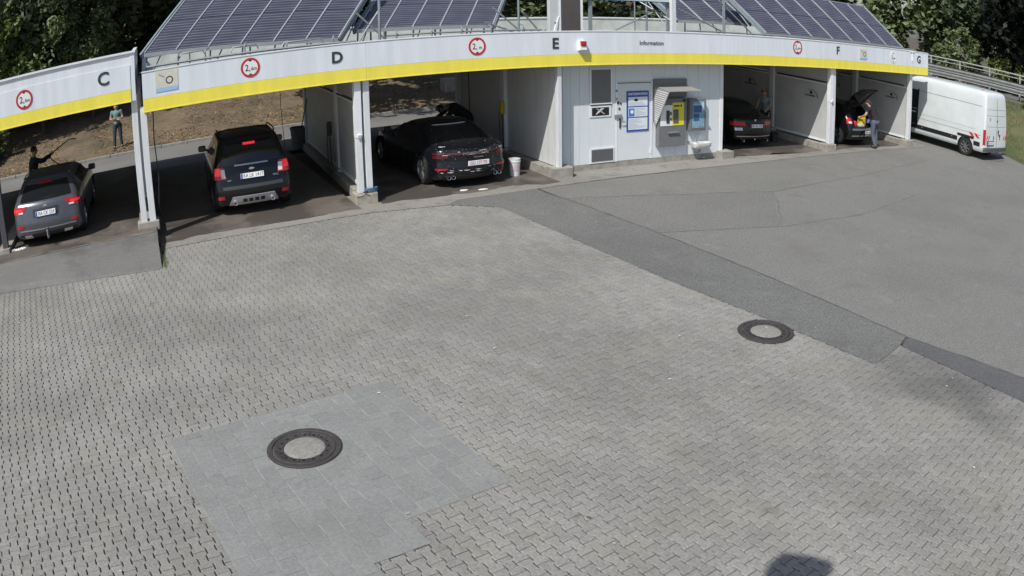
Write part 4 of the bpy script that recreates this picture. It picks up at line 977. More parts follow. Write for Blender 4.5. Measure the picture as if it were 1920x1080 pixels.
side_windows(t, B, [(.95, 1.5, 1.1, 1.48), (1.58, 2.3, 1.56, 2.28), (2.38, 3.0, 2.36, 2.62)], 1.03, 1.30); windscreen(t, B, 1.03, 1.33)
mb = MB(); mb.tube([(0, .15, .2), (0, -.02, .2), (0, -.06, .26), (0, -.06, .33)], .022); mb.lathe([(.001, .03), (.02, .025), (.028, .0), (.02, -.025)], 14, (0, -.06, .36)); mb.build('tow_bar', steel, t, smooth=True)
mb = MB(); mb.tube([(-.02, .15, 1.0), (-.02, .2, 1.05), (.28, .24, 1.06)], [.02, .014, .008]); mb.build('rear_wiper', black_plastic, t)
plate(t, (-.0, .015, .755), R(-8), 'RA CK 224')
mb = MB(); mb.lathe([(.001, -.012), (.04, -.008), (.046, 0)], 20, (0, .085, .905), axis='y')
for v in mb.bm.verts: v.co.x *= 1.5; v.co.z = .905 + (v.co.z - .905) * .62
mb.build('badge', chrome, t, smooth=True)

# ---- black sports saloon covered in water (bay E)
t = thing('parked_car', 'wet black low sports saloon with a full width tail light in bay E', 'car', (7.10, 16.06, .012), R(1), scale=.965)
B = Body([(.16, .28, 4.7, .82, .35, .25, .1), (.22, .10, 4.9, .93, .32, .3, .14), (.32, .03, 4.99, .955, .3, .34, .17), (.48, .0, 5.03, .965, .3, .36, .19), (.62, .03, 5.02, .965, .32, .36, .19), (.74, .03, 4.95, .96, .34, .36, .18),
          (.83, .04, 4.7, .945, .36, .36, .17), (.90, .09, 4.2, .91, .36, .34, .16), (.955, .30, 3.75, .86, .32, .3, .14), (1.02, .58, 3.48, .81, .28, .24, .12), (1.12, .95, 3.2, .745, .24, .2, .1), (1.24, 1.32, 2.88, .67, .24, .18, .09), (1.31, 1.55, 2.66, .61, .3, .2, .07),
          (1.355, 1.78, 2.45, .52, .4, .25, .05), (1.375, 2.0, 2.25, .32, .6, .1, .02)], taper=.07)
std_car(t, B, wet_black, .945, 2.95, 1.02, .355, .27, 5, rim_m=mat('dark_alloy', (.55, .55, .56), .3, metal=.8))
patch(B.rear, lambda f: -1.0 + .02 * f, lambda f: 1.0 - .02 * f, .985, 1.265, 12, 8, .006).build('rear_window', glass_dark, t, smooth=True)
patch(B.rear, -1.05, 1.05, .915, .945, 14, 2, .012).build('spoiler_lip', wet_black, t, smooth=True)
bar = patch(B.rear, -1.75, 1.75, .785, .825, 26, 2, .012).build('tail_light', mat('dark_red_lens', (.09, .008, .012), .15, coat=.8), t, smooth=True)
for sg in (1, -1):
    patch(B.rear, sg * .98, sg * 1.72, .70, .765, 10, 2, .012).build('tail_light', MATS['dark_red_lens'], t, smooth=True)
    patch(B.rear, sg * .98, sg * 1.6, .44, .475, 8, 1, .012).build('reflector', red_lens, t, smooth=True)
    for dx in (0, .105):
        mb = MB(); mb.lathe([(.034, .06), (.036, -.06), (.046, -.065), (.046, .08)], 18, (sg * (.52 + dx), .15, .27), axis='y'); mb.build('exhaust_pipe', chrome, t, smooth=True)
    mirror(t, B, 3.28, .98, black_paint, sg)
patch(B.rear, -1.2, 1.2, .20, .30, 16, 2, .014).build('diffuser', black_plastic, t, smooth=True)
patch(B.rear, -1.3, 1.3, .395, .42, 16, 1, .012).build('bumper_crease', wet_black, t, smooth=True)
side_windows(t, B, [(1.55, 2.25, 1.75, 2.22), (2.33, 3.25, 2.3, 2.75)], .985, 1.24); windscreen(t, B, .985, 1.27)
text('PORSCHE', chrome, t, (0, .0, .800), .085, .003, rot=(R(84), 0, 0), sx=1.75, name='lettering')
text('Panamera', chrome, t, (.06, -.005, .715), .06, .003, rot=(R(86), 0, 0))
plate(t, (.06, -.012, .575), R(3), 'GG 177 TR', blue=False, colr=mat('plate_red', (.42, .05, .06), .5))
# foam and water streaks
foam_m = mat('foam', (.74, .75, .76), .6)
r = random.Random(11); mb = MB(); mb2 = MB()
def blob(m_, p, s, n=None):
    M = Matrix.Translation(p) @ Matrix.Diagonal((s * r.uniform(.7, 1.6), s * r.uniform(.4, .8), s * r.uniform(.5, 1.1), 1)); bmesh.ops.create_icosphere(m_.bm, subdivisions=1, radius=1, matrix=M)
for k in range(230):
    a = r.uniform(-1.7, 1.7); z = r.choice([r.uniform(.23, .9), r.uniform(.4, .46), r.uniform(.76, .92), r.uniform(.95, 1.24)]); p = B.rear(a, z); blob(mb, p, r.uniform(.002, .007))
for k in range(26):
    a = r.uniform(-1.4, 1.4); z = r.choice([.42, .775, .84, .945, .38]) ; w = r.uniform(.06, .3); P = [B.rear(a + w * f, z + .004 * math.sin(f * 9)) + Vector((0, -.006, 0)) for f in np.linspace(0, 1, 6)]; mb.tube(P, [.002, .005, .006, .006, .005, .002], 5)
for k in range(8):
    a = r.uniform(-.9, .9); z = r.uniform(.99, 1.2); mb.tube([B.rear(a + .02 * f, z - .03 * f) + Vector((0, -.002, .004)) for f in (0, .5, 1)], [.001, .003, .001], 5)
for sg in (1, -1):
    for k in range(60): 
        y = r.uniform(.6, 4.3); z = r.uniform(.4, .95); blob(mb, B.side_y(y, z, sg), r.uniform(.003, .007))
o = mb.build('soap_foam', foam_m, t, smooth=True); o['kind'] = 'stuff'
mb = MB(); mb.tube([B.rear(a, 1.285) + Vector((0, -.01, .008)) for a in np.linspace(-.95, .95, 14)], [.004] + [.010] * 12 + [.004], 6); mb.build('roof_edge_foam', foam_m, t, smooth=True)

# ---- black saloon (bay F)
t = thing('parked_car', 'black saloon with dark red tail lights in the shade of bay F', 'car', (16.45, 17.15, .012), R(-6), scale=.9)
SB = [(.18, .24, 4.4, .74, .35, .2, .06), (.25, .08, 4.55, .86, .3, .24, .09), (.38, .02, 4.62, .895, .28, .26, .11), (.55, .0, 4.63, .905, .27, .27, .12), (.72, .025, 4.6, .905, .27, .27, .12), (.84, .03, 4.45, .90, .27, .26, .12),
      (.93, .06, 3.95, .88, .26, .24, .11), (.99, .25, 3.4, .845, .24, .22, .1), (1.04, .50, 3.2, .81, .22, .2, .1), (1.15, .72, 2.95, .75, .2, .16, .09), (1.3, 1.0, 2.62, .675, .22, .16, .08), (1.38, 1.18, 2.4, .61, .3, .2, .06), (1.42, 1.4, 2.2, .5, .42, .24, .04), (1.44, 1.65, 1.95, .3, .6, .1, .02)]
B = Body(SB)
std_car(t, B, black_paint, .885, 2.81, .95, .335, .225, 5)
patch(B.rear, -1.0, 1.0, 1.055, 1.33, 12, 6, .006).build('rear_window', glass_dark, t, smooth=True)
for sg in (1, -1):
    l = patch(B.rear, lambda f, sg=sg: sg * (.58 + .1 * f), lambda f, sg=sg: sg * 1.8, .73, .86, 10, 4, .012).build('tail_light', red_lens, t, smooth=True)
    patch(B.rear, sg * .75, sg * 1.6, .75, .785, 8, 1, .017).build('lamp_bar', mat('bright_red_lens', (.62, .03, .03), .2), l, smooth=True)
    patch(B.rear, sg * .8, sg * 1.35, .57, .66, 6, 3, .02).build('bumper_corner', alloy if sg < 0 else black_paint, t, smooth=True)
    mirror(t, B, 3.1, 1.03, black_paint, sg)
    mb = MB(); mb.lathe([(.030, .05), (.034, -.05), (.042, -.055), (.042, .06)], 16, (sg * .5, .06, .25), axis='y'); mb.build('exhaust_pipe', chrome, t, smooth=True)
patch(B.rear, -1.2, 1.2, .36, .39, 14, 1, .01).build('bumper_crease', chrome, t, smooth=True)
side_windows(t, B, [(1.15, 1.95, 1.3, 1.93), (2.03, 2.95, 2.0, 2.5)], 1.04, 1.29); windscreen(t, B, 1.05, 1.33)
plate(t, (.04, .0, .72), R(-2), 'HN KA 7032')
mb = MB(); mb.lathe([(.001, -.012), (.035, -.008), (.04, 0)], 20, (0, .045, .905), axis='y'); mb.build('badge', chrome, t, smooth=True)
patch(B.rear, -.02, .02, .26, .30, 2, 1, .03).build('tow_eye_cover', sign_white, t)

# ---- black hatchback with raised tailgate (bay G)
t = thing('parked_car', 'black hatchback with its tailgate raised in bay G', 'car', (20.98, 16.36, .012), R(5), scale=.93)
HB = [(.18, .24, 3.9, .72, .35, .2, .06), (.25, .08, 4.05, .85, .3, .22, .08), (.38, .02, 4.12, .88, .27, .24, .1), (.55, .0, 4.14, .89, .26, .25, .1), (.68, .03, 4.12, .89, .26, .25, .1), (.82, .08, 3.95, .885, .26, .24, .1), (.95, .14, 3.5, .865, .25, .22, .1),
      (1.03, .2, 3.05, .84, .24, .2, .1), (1.18, .33, 2.75, .77, .22, .16, .09), (1.34, .48, 2.42, .69, .24, .16, .08), (1.42, .58, 2.2, .62, .3, .2, .06), (1.465, .78, 1.95, .5, .42, .24, .04), (1.485, 1.05, 1.7, .3, .6, .1, .02)]
B = Body(HB)
mb = MB(); mb.b2((-.55, -.2, .66), (.55, .85, 1.36)); ce = [mb.build('cut', None)]
std_car(t, B, black_paint, .87, 2.6, .78, .32, .21, 5, twin=True, cut_extra=ce)
mb = MB(); mb.b2((-.545, .83, .66), (.545, .848, 1.35)); mb.b2((-.545, .10, .655), (.545, .83, .668)); mb.build('boot_lining', mat('boot_carpet', (.02, .02, .02), .95), t)
def tailgate():
    mb = MB(); P = []
    for j in range(9):
        f = j / 8; y = .62 - .74 * f; z = 1.43 + .86 * f - .20 * f * f * f; w = .56 + .10 * math.sin(f * 2.2)
        P.append([(w * math.sin(a) if abs(a) < 1.3 else w * math.copysign(1, a), y, z - .05 * (a / 1.4) ** 4) for a in np.linspace(-1.4, 1.4, 11)])
    mb.grid(P); bmesh.ops.solidify(mb.bm, geom=mb.bm.faces[:], thickness=.045); return mb
tg = tailgate().build('tailgate', black_paint, t, smooth=True)
mb = MB(); P = []
for j in range(5):
    f = .08 + .5 * j / 4; y = .62 - .74 * f; z = 1.43 + .86 * f - .20 * f ** 3 + .008; P.append([(.47 * u, y, z) for u in (-1, -.5, 0, .5, 1)])
mb.grid(P); mb.build('gate_window', glass_dark, tg, smooth=True, fix=False)
for sg in (1, -1):
    mb = MB(); mb.tube([(sg * .53, .55, 1.15), (sg * .54, .28, 1.66)], .012); mb.build('gas_strut', black_plastic, tg)
    l = patch(B.rear, lambda f, sg=sg: sg * (1.02 + .1 * f), lambda f, sg=sg: sg * (1.75 - .1 * f), .80, 1.0, 7, 4, .012).build('tail_light', red_lens, t, smooth=True)
    patch(B.rear, sg * 1.15, sg * 1.5, .82, .88, 5, 2, .017).build('reverse_lamp', white_lens, l, smooth=True)
    mirror(t, B, 2.85, 1.06, black_paint, sg)
patch(B.rear, -1.3, 1.3, .37, .40, 14, 1, .012).build('chrome_strip', chrome, t, smooth=True)
patch(B.rear, -1.2, 1.2, .58, .645, 14, 2, .014).build('loading_lip', mat('lip_silver', (.18, .19, .2), .35, metal=.4), t, smooth=True)
side_windows(t, B, [(.85, 1.55, 1.0, 1.53), (1.62, 2.6, 1.6, 2.3)], 1.07, 1.35); windscreen(t, B, 1.06, 1.37)
plate(t, (.22, -.012, .50), R(-1), 'RA AD 85', w=.46)
# luggage in the open boot: each thing for itself
r = random.Random(21)
def soft_box(name, lab, cat, loc, d, m, rz=0, bev=.04):
    mb = MB(); mb.box((0, 0, d[2] / 2), d, bev=bev)
    bmesh.ops.subdivide_edges(mb.bm, edges=mb.bm.edges[:], cuts=1)
    for v in mb.bm.verts: v.co += Vector((noise.noise(v.co * 7 + Vector(loc)), noise.noise(v.co * 7 + Vector((5, 0, 0))), noise.noise(v.co * 7 + Vector((0, 9, 0))))) * .012
    o = mb.build(name, m, smooth=True); o.location = loc; o.rotation_euler = (0, 0, rz); return tag(o, lab, cat)
hb = t
def in_boot(x, y, z):
    c, n = math.cos(R(5)), math.sin(R(5)); k = .93
    return (20.98 + k * (x * c - y * n), 16.36 + k * (x * n + y * c), .012 + k * z)
soft_box('shopping_bag', 'yellow shopping bag standing in the open car boot', 'bag', in_boot(.16, .30, .675), (.26, .22, .34), mat('yellow_bag', (.72, .50, .03), .6, var=.1, scale=8), .15)
soft_box('cloth_bundle', 'pale bundle of cloth lying at the lip of the open boot', 'bundle', in_boot(-.06, .20, .675), (.28, .15, .11), mat('pale_bundle', (.55, .54, .42), .8, var=.3, scale=14), -.1)
soft_box('small_bag', 'small red bag at the left side of the open boot', 'bag', in_boot(-.34, .28, .675), (.17, .14, .20), mat('red_bag', (.5, .03, .04), .6), .2)
# ---- white panel van at the right end
t = thing('parked_van', 'white high-roof panel van with red and white chevrons parked right of the hall', 'van', (25.84, 13.39, .004), R(-2.3), scale=.947)
van_paint = mat('van_white', (.66, .705, .705), .35, coat=.4, var=.10, scale=1.4)
VB = [(.30, .10, 5.85, .93, .12, .1, .03), (.36, .04, 5.9, .975, .1, .1, .03), (.55, .02, 5.92, .99, .09, .09, .03), (.95, .02, 5.9, .993, .09, .09, .03), (1.15, .02, 5.55, .99, .09, .09, .03), (1.45, .03, 5.1, .97, .09, .1, .03), (1.9, .05, 4.75, .935, .1, .1, .03),
      (2.2, .07, 4.5, .905, .1, .1, .03), (2.42, .09, 4.25, .87, .12, .1, .03), (2.53, .12, 4.1, .83, .16, .12, .03), (2.59, .2, 3.95, .75, .25, .15, .03), (2.62, .4, 3.7, .6, .4, .2, .02)]
B = Body(VB, taper=.012)
o = std_car(t, B, van_paint, .985, 3.665, 1.02, .345, .235, 8, twin=False, rim_m=mat('steel_rim', (.30, .30, .30), .45, metal=.6))
for sg in (-1, 1):
    S = lambda a, b, sg=sg: B.side_y(a, b, sg)
    mb = patch(S, 1.45, 4.1, .50, .66, 20, 3, .014); mb.build('side_moulding', black_plastic, t, smooth=True)
    patch(S, .28, .60, .50, .66, 4, 3, .014).build('side_moulding', black_plastic, t, smooth=True)
    patch(S, .6, 1.45, .71, .80, 8, 2, .014).build('arch_moulding', black_plastic, t, smooth=True)
    patch(S, 1.5, 4.3, .31, .47, 16, 2, .006).build('sill_panel', van_paint, t, smooth=True)
    patch(S, .12, .60, .31, .49, 4, 2, .006).build('sill_panel', van_paint, t, smooth=True)
    # pressed side panels: shallow raised frames
    for (ya, yb, za, zb) in ((1.95, 3.42, 1.12, 1.86), (.55, 1.9, 1.12, 1.90)):
        patch(S, ya, yb, za, zb, 10, 6, .007).build('pressed_panel', van_paint, t, smooth=True)
    patch(S, .3, 3.6, 2.02, 2.04, 16, 1, .005).build('panel_seam', mat('seam_grey', (.28, .31, .32), .5), t, smooth=True)
    patch(S, .25, 3.6, .92, .935, 16, 1, .005).build('panel_seam', MATS['seam_grey'], t, smooth=True)
    w = patch(S, lambda f: 3.66 + .0 * f, lambda f: 4.85 - .62 * f, 1.30, 2.05, 8, 5, .008).build('cab_window', glass_dark, t, smooth=True)
    patch(S, lambda f: 3.60, lambda f: 3.655, .66, 2.1, 2, 8, .010).build('door_gap', black_plastic, t, smooth=True)
    d = patch(S, lambda f: 3.66, lambda f: 4.9, .67, 1.28, 6, 5, .006).build('cab_door', mat('cab_door_dark', (.02, .022, .022), .3), t, smooth=True)
    patch(S, 3.72, 3.95, 1.13, 1.18, 3, 1, .03).build('handle', van_paint, d, smooth=True)
    for k in range(2):
        y0 = .70 - k * .26
        patch(S, lambda f, y0=y0: y0 - .14 + .16 * f, lambda f, y0=y0: y0 + .16 * f, .80, .95, 3, 3, .009).build('chevron', sign_red, t)
    patch(S, 3.3, 3.36, .585, .61, 1, 1, .02).build('marker_lamp', mat('amber', (.7, .2, .02), .3), t); patch(S, 1.7, 1.76, .585, .61, 1, 1, .02).build('marker_lamp', MATS['amber'], t)
    l = patch(B.rear, lambda f, sg=sg: sg * 1.08, lambda f, sg=sg: sg * 1.95, .60, 1.18, 4, 6, .012).build('tail_light', mat('van_red_lens', (.40, .012, .02), .2, coat=.5), t, smooth=True)
    patch(B.rear, sg * .28, sg * .33, .80, .95, 1, 2, .012).build('chevron', black_plastic if sg < 0 else sign_red, t)
for x in (-.82, -.66, .66, .82):
    P = [(x - .05, .82), (x, .82), (x + .07, .96), (x + .02, .96)]
    mb = MB(); mb.prism([(p[0], p[1]) for p in P], .018, .030, 'y'); mb.build('chevron', sign_red, t)
patch(B.rear, -1.7, 1.7, .36, .50, 14, 3, .05).build('rear_bumper', mat('bumper_grey', (.10, .105, .11), .6), t, smooth=True)
patch(B.rear, -.012, .012, .55, 2.4, 1, 12, .004).build('door_gap', dark_joint, t)
for z in (1.95, 1.72, 1.3):
    patch(B.rear, -.97, .97, z, z + .012, 10, 1, .005).build('panel_seam', MATS['seam_grey'], t)
mb = MB(); mb.box((.10, .0, 1.1), (.05, .03, .16), bev=.01); mb.box((.22, .0, .98), (.10, .03, .05), bev=.01); mb.build('handle', black_plastic, t)
mb = MB(); mb.box((-.62, .012, 1.62), (.06, .02, .03)); mb.build('latch', dark_metal, t)
mb = MB(); mb.lathe([(.001, .004), (.05, .008), (.055, .02)], 18, (0, .0, 1.55), axis='y'); mb.build('badge', chrome, t, smooth=True)
p = plate(t, (-.52, -.012, .68), R(0), 'RA  W 52')
mb = MB(); mb.b2((-.82, .004, .60), (-.22, .02, .76)); mb.build('plate_recess', black_plastic, t)
mb = MB(); mb.tube([(-.4, .15, .3), (-.4, -.1, .3), (-.1, -.22, .3), (.5, -.22, .3)], .03); mb.tube([(.1, -.2, .3), (.1, -.3, .36)], .02); mb.build('tow_bar', dark_metal, t, smooth=True)
for x, y in ((-.60, .5), (.6, .5), (-.5, 3.6), (.5, 3.6)):
    mb = MB(); mb.box((x, y, B.z1 - .01), (.10, .06, .05), bev=.015); mb.build('roof_lamp', red_lens, t)
patch(B.front, -1.3, 1.3, 1.30, 2.2, 12, 6, .006).build('windscreen', glass_dark, t, smooth=True)
for sg in (-1, 1):
    mb = MB(); mb.box((sg * 1.2, 4.75, 1.55), (.22, .12, .42), bev=.03); mb.box((sg * 1.04, 4.75, 1.4), (.2, .05, .05)); mb.build('wing_mirror', black_plastic, t, smooth=True)
# ------------------------------------------------------------------ people
def skin_mesh(V, E_, Rd, root, sub=1, vox=.013):
    """one continuous surface grown round the joints: tapered limbs and rounded joints melted together"""
    mb = MB()
    for v, r_ in zip(V, Rd): bmesh.ops.create_icosphere(mb.bm, subdivisions=2, radius=r_, matrix=Matrix.Translation(v))
    for i, j in E_:
        if (V[i] - V[j]).length > 1e-4: mb.tube([V[i], V[j]], [Rd[i], Rd[j]], 14)
    me = bpy.data.meshes.new('skin'); mb.bm.to_mesh(me); mb.bm.free()
    o = bpy.data.objects.new('skin', me); COL.objects.link(o)
    rm = o.modifiers.new('r', 'REMESH'); rm.mode = 'VOXEL'; rm.voxel_size = vox; rm.use_smooth_shade = True
    sm = o.modifiers.new('m', 'SMOOTH'); sm.factor = .5; sm.iterations = 4
    dg = bpy.context.evaluated_depsgraph_get(); dg.update()
    out = bpy.data.meshes.new_from_object(o.evaluated_get(dg)); bpy.data.objects.remove(o); bpy.data.meshes.remove(me)
    out.materials.clear(); return out
def lerp(a, b, f): return Vector(a) + (Vector(b) - Vector(a)) * f
def person(lab, loc, rz, J, shirt, trouser, hair, skin=(.42, .26, .18), scale=.93, sleeve=.5, shoe=(.03, .03, .03), longhair=False):
    """J: joints pelvis, waist, chest, neck, head, shl/shr, ell/elr, wrl/wrr, hil/hir, knl/knr, anl/anr (local metres)"""
    J = {k: Vector(v) for k, v in J.items()}
    t = thing('person', lab, 'person', loc, rz, scale=scale)
    up = (J['head'] - J['neck']).normalized(); face = J.get('face', Vector((0, 1, 0))).normalized()
    V, Ed, Rr = [], [], []
    def add(p, r, par=None):
        V.append(Vector(p)); Rr.append(r); i = len(V) - 1
        if par is not None: Ed.append((par, i))
        return i
    pe = add(J['pelvis'], .125); wa = add(J['waist'], .115, pe); ch = add(J['chest'], .135, wa); ne = add(J['neck'], .058, ch)
    hb = add(J['neck'] + up * .07 + face * .012, .07, ne); hm = add(J['head'] + face * .012, .092, hb); ht = add(J['head'] + up * .085, .072, hm)
    add(J['head'] + face * .112 - up * .02, .014, hm)
    for s in 'lr':
        sh = add(J['sh' + s], .062, ch); el = add(J['el' + s], .043, sh); wr = add(J['wr' + s], .030, el)
        d = (J['wr' + s] - J['el' + s]).normalized(); sd = d.cross(face); sd = sd.normalized() if sd.length > .1 else d.cross(Vector((0, 0, 1))).normalized()
        pm_ = add(J['wr' + s] + d * .06, .033, wr); kn = add(J['wr' + s] + d * .095, .03, pm_)
        bend = d.cross(sd).normalized()
        for q, ln in ((-.027, .062), (-.009, .075), (.009, .07), (.027, .055)):
            a = add(J['wr' + s] + d * .12 + sd * q, .0095, kn); add(J['wr' + s] + d * (.12 + ln * .7) + sd * q * 1.1 + bend * .018, .008, a)
        a = add(J['wr' + s] + d * .065 + sd * .045, .011, pm_); add(J['wr' + s] + d * .10 + sd * .062 + bend * .01, .009, a)
        hi = add(J['hi' + s], .092, pe); k_ = add(J['kn' + s], .062, hi); an = add(J['an' + s], .042, k_)
        ff = J.get('foot' + s, Vector((0, 1, 0))); add(J['an' + s] + ff * .12 + Vector((0, 0, -.045)), .034, an)
    skm = mat('skin_%d' % int(skin[0] * 100), skin, .55)
    body = link('body', skin_mesh(V, Ed, Rr, 0, 1, .0085), skm, t, smooth=True)
    # clothes follow the body
    V, Ed, Rr = [], [], []
    pe = add(J['pelvis'] + (J['waist'] - J['pelvis']) * .15, .142); wa = add(J['waist'], .135, pe); ch = add(J['chest'], .155, wa); add(lerp(J['chest'], J['neck'], .72), .075, ch)
    for s in 'lr':
        sh = add(J['sh' + s], .076, ch); add(lerp(J['sh' + s], J['el' + s], min(sleeve, 1) * .9), .06, sh)
        if sleeve > 1: e_ = add(J['el' + s], .054, len(V) - 1); add(lerp(J['el' + s], J['wr' + s], .92), .042, e_)
    link('shirt', skin_mesh(V, Ed, Rr, 0), mat('shirt_%s' % lab[:14], shirt, .85, var=.25, scale=9), t, smooth=True)
    V, Ed, Rr = [], [], []
    pe = add(J['pelvis'], .140)
    for s in 'lr':
        hi = add(J['hi' + s], .108, pe); k_ = add(J['kn' + s], .078, hi); add(lerp(J['kn' + s], J['an' + s], .95), .062, k_)
    link('trousers', skin_mesh(V, Ed, Rr, 0), mat('trousers_%s' % lab[:14], trouser, .9, var=.25, scale=9), t, smooth=True)
    for s in 'lr':
        ff = J.get('foot' + s, Vector((0, 1, 0))); p = J['an' + s]
        mb = MB(); mb.tube([p + Vector((0, 0, -.035)) - ff * .06, p + Vector((0, 0, -.04)) + ff * .05, p + Vector((0, 0, -.05)) + ff * .16], [.043, .05, .034], 10); mb.build('shoe', mat('shoe_%d' % int(shoe[0] * 100), shoe, .7), t, smooth=True)
    # hair cap, ears, eyes
    mb = MB(); M = Matrix.Translation(J['head'] + up * .045 - face * .018) @ Matrix.Diagonal((.098, .105, .10, 1)); bmesh.ops.create_icosphere(mb.bm, subdivisions=3, radius=1, matrix=M)
    dele = [v for v in mb.bm.verts if (v.co - J['head']).dot(face) > .045 and (v.co - J['head']).dot(up) < .055 or (v.co - J['head']).dot(up) < -.03]
    bmesh.ops.delete(mb.bm, geom=dele, context='VERTS')
    if longhair: mb.tube([J['head'] - face * .05 + up * .02, J['head'] - face * .09 - up * .08, J['neck'] - face * .09 - up * .02], [.085, .07, .05], 10)
    mb.build('hair', mat('hair_%d' % int(hair[0] * 1000), hair, .6), t, smooth=True)
    sdv = up.cross(face).normalized()
    for s in (1, -1):
        mb = MB(); bmesh.ops.create_icosphere(mb.bm, subdivisions=1, radius=1, matrix=Matrix.Translation(J['head'] + sdv * s * .097 - up * .01) @ Matrix.Diagonal((.015, .02, .03, 1))); mb.build('ear', skm, t, smooth=True)
        mb = MB(); bmesh.ops.create_icosphere(mb.bm, subdivisions=1, radius=.011, matrix=Matrix.Translation(J['head'] + sdv * s * .033 + face * .098 + up * .012)); mb.build('eye', ink, t)
    mb = MB(); mb.tube([J['head'] - sdv * .022 + face * .093 - up * .055, J['head'] + sdv * .022 + face * .093 - up * .055], .006, 6); mb.build('mouth', mat('lips', (.3, .1, .09), .5), t)
    return t
stand = dict(pelvis=(0, 0, .95), waist=(0, .0, 1.12), chest=(0, .01, 1.33), neck=(0, 0, 1.50), head=(0, .02, 1.635), shl=(-.19, 0, 1.43), shr=(.19, 0, 1.43), ell=(-.25, -.02, 1.15), elr=(.25, -.02, 1.15), wrl=(-.26, .06, .90), wrr=(.26, .06, .90),
             hil=(-.1, 0, .90), hir=(.1, 0, .90), knl=(-.12, .02, .50), knr=(.12, .02, .50), anl=(-.13, -.01, .09), anr=(.13, -.01, .09))
# onlooker with crossed arms on the bank
J = dict(stand, ell=(-.27, .04, 1.17), elr=(.27, .04, 1.17), wrl=(.03, .21, 1.19), wrr=(-.04, .19, 1.14), anl=(-.15, -.01, .09), anr=(.17, .08, .09), knr=(.13, .05, .5))
p = person('person in a teal shirt with crossed arms standing on the leafy bank', (-1.20, 29.75, bank_z(-1.2, 29.75) - .0), R(176), J, (.13, .25, .26), (.035, .045, .07), (.05, .03, .02), scale=.95)
# man rinsing the estate car, lance held out over the roof
J = dict(stand, chest=(.03, .04, 1.33), neck=(.03, .05, 1.50), head=(.03, .08, 1.63), shl=(-.17, .04, 1.43), shr=(.21, .05, 1.42), ell=(-.12, .28, 1.30), elr=(.22, .31, 1.34), wrl=(.02, .50, 1.42), wrr=(.12, .56, 1.44), knl=(-.12, .1, .5), anl=(-.14, .12, .09), anr=(.14, -.12, .09))
person('person in dark clothes rinsing the grey estate car with a lance', (-3.28, 19.85, .275), R(-72), J, (.02, .025, .045), (.02, .02, .03), (.015, .012, .01), sleeve=1.2, scale=.97)
def pole_thing(name, lab, cat, pts, r, m, group=None):
    mb = MB(); mb.tube(pts, r, 7); return tag(mb.build(name, m, smooth=True), lab, cat, group)
lance = thing('spray_lance', 'black spray lance held up over the grey estate car', 'spray lance', (0, 0, 0))
mb = MB(); mb.tube([(-2.78, 20.02, 1.66), (-2.55, 20.1, 1.76), (-2.2, 20.2, 1.92), (-2.02, 20.26, 1.90)], [.022, .016, .012, .018], 8); mb.build('wand', black_plastic, lance, smooth=True)
mb = MB(); mb.tube([(-2.8, 20.02, 1.66), (-2.72, 20.0, 1.52), (-2.5, 20.2, 1.3), (-2.6, 20.6, .9), (-3.2, 21, .3)], .014, 7); mb.build('hose', black_plastic, lance, smooth=True)
mb = MB(); mb.box((-2.78, 20.02, 1.62), (.05, .05, .12), bev=.01); mb.build('trigger', black_plastic, lance)
# person bent over the sports saloon
J = dict(stand, pelvis=(0, .0, .93), waist=(0, .14, 1.05), chest=(0, .36, 1.17), neck=(0, .54, 1.20), head=(0, .68, 1.20), face=(0, .75, -.55), shl=(-.19, .45, 1.18), shr=(.19, .45, 1.18), ell=(-.24, .62, 1.02), elr=(.24, .60, 1.02), wrl=(-.16, .78, .93), wrr=(.16, .80, .93))
person('person in black bent low over the far side of the sports saloon', (8.52, 19.75, .012), R(90), J, (.012, .012, .014), (.012, .012, .014), (.01, .01, .01), sleeve=1.2, skin=(.2, .13, .1), scale=1.08)
# person beside the saloon in bay F, cloth in hand
J = dict(stand, chest=(0, .08, 1.32), neck=(0, .12, 1.48), head=(0, .17, 1.60), face=(0, .8, -.4), shl=(-.19, .07, 1.42), shr=(.19, .07, 1.42), ell=(-.25, .2, 1.18), elr=(.25, .16, 1.17), wrl=(-.2, .42, 1.06), wrr=(.26, .34, .98))
person('person in a pale shirt standing beside the black saloon in bay F', (18.08, 18.42, .012), R(118), J, (.22, .26, .27), (.03, .035, .04), (.06, .035, .02), scale=.93, skin=(.36, .2, .14))
mb = MB(); P = []
for j in range(5): P.append([(-.10 + .05 * i + .02 * math.sin(j), .02 * math.sin(i * 1.7 + j), -.07 * j) for i in range(5)])
mb.grid(P); bmesh.ops.solidify(mb.bm, geom=mb.bm.faces[:], thickness=.006)
o = mb.build('cleaning_cloth', towel, smooth=True); o.location = (17.88, 18.02, .90); o.rotation_euler = (.2, 0, .6); tag(o, 'white cleaning cloth held beside the black saloon in bay F', 'cloth')
# person reaching into the open boot
J = dict(stand, pelvis=(0, -.06, .93), waist=(0, .03, 1.09), chest=(-.02, .14, 1.28), neck=(-.03, .22, 1.43), head=(-.04, .30, 1.54), face=(-.2, .85, -.45), shl=(-.2, .16, 1.37), shr=(.17, .13, 1.37), ell=(-.30, .26, 1.12), elr=(.25, .10, 1.08), wrl=(-.22, .50, 1.0), wrr=(.14, .28, .92), knl=(-.12, .02, .5), anl=(-.13, -.12, .09), anr=(.15, -.02, .09))
person('person in a black shirt and jeans reaching into the open boot', (21.20, 16.12, .012), R(10), J, (.016, .015, .02), (.10, .115, .15), (.02, .014, .012), scale=.95, skin=(.5, .3, .22), longhair=True)
soft_box('cleaning_sponge', 'blue cleaning cloth held at the open boot', 'cloth', (21.18, 16.40, .80), (.2, .12, .14), mat('blue_cloth', (.12, .25, .62), .8, var=.3, scale=20), .3, bev=.03)

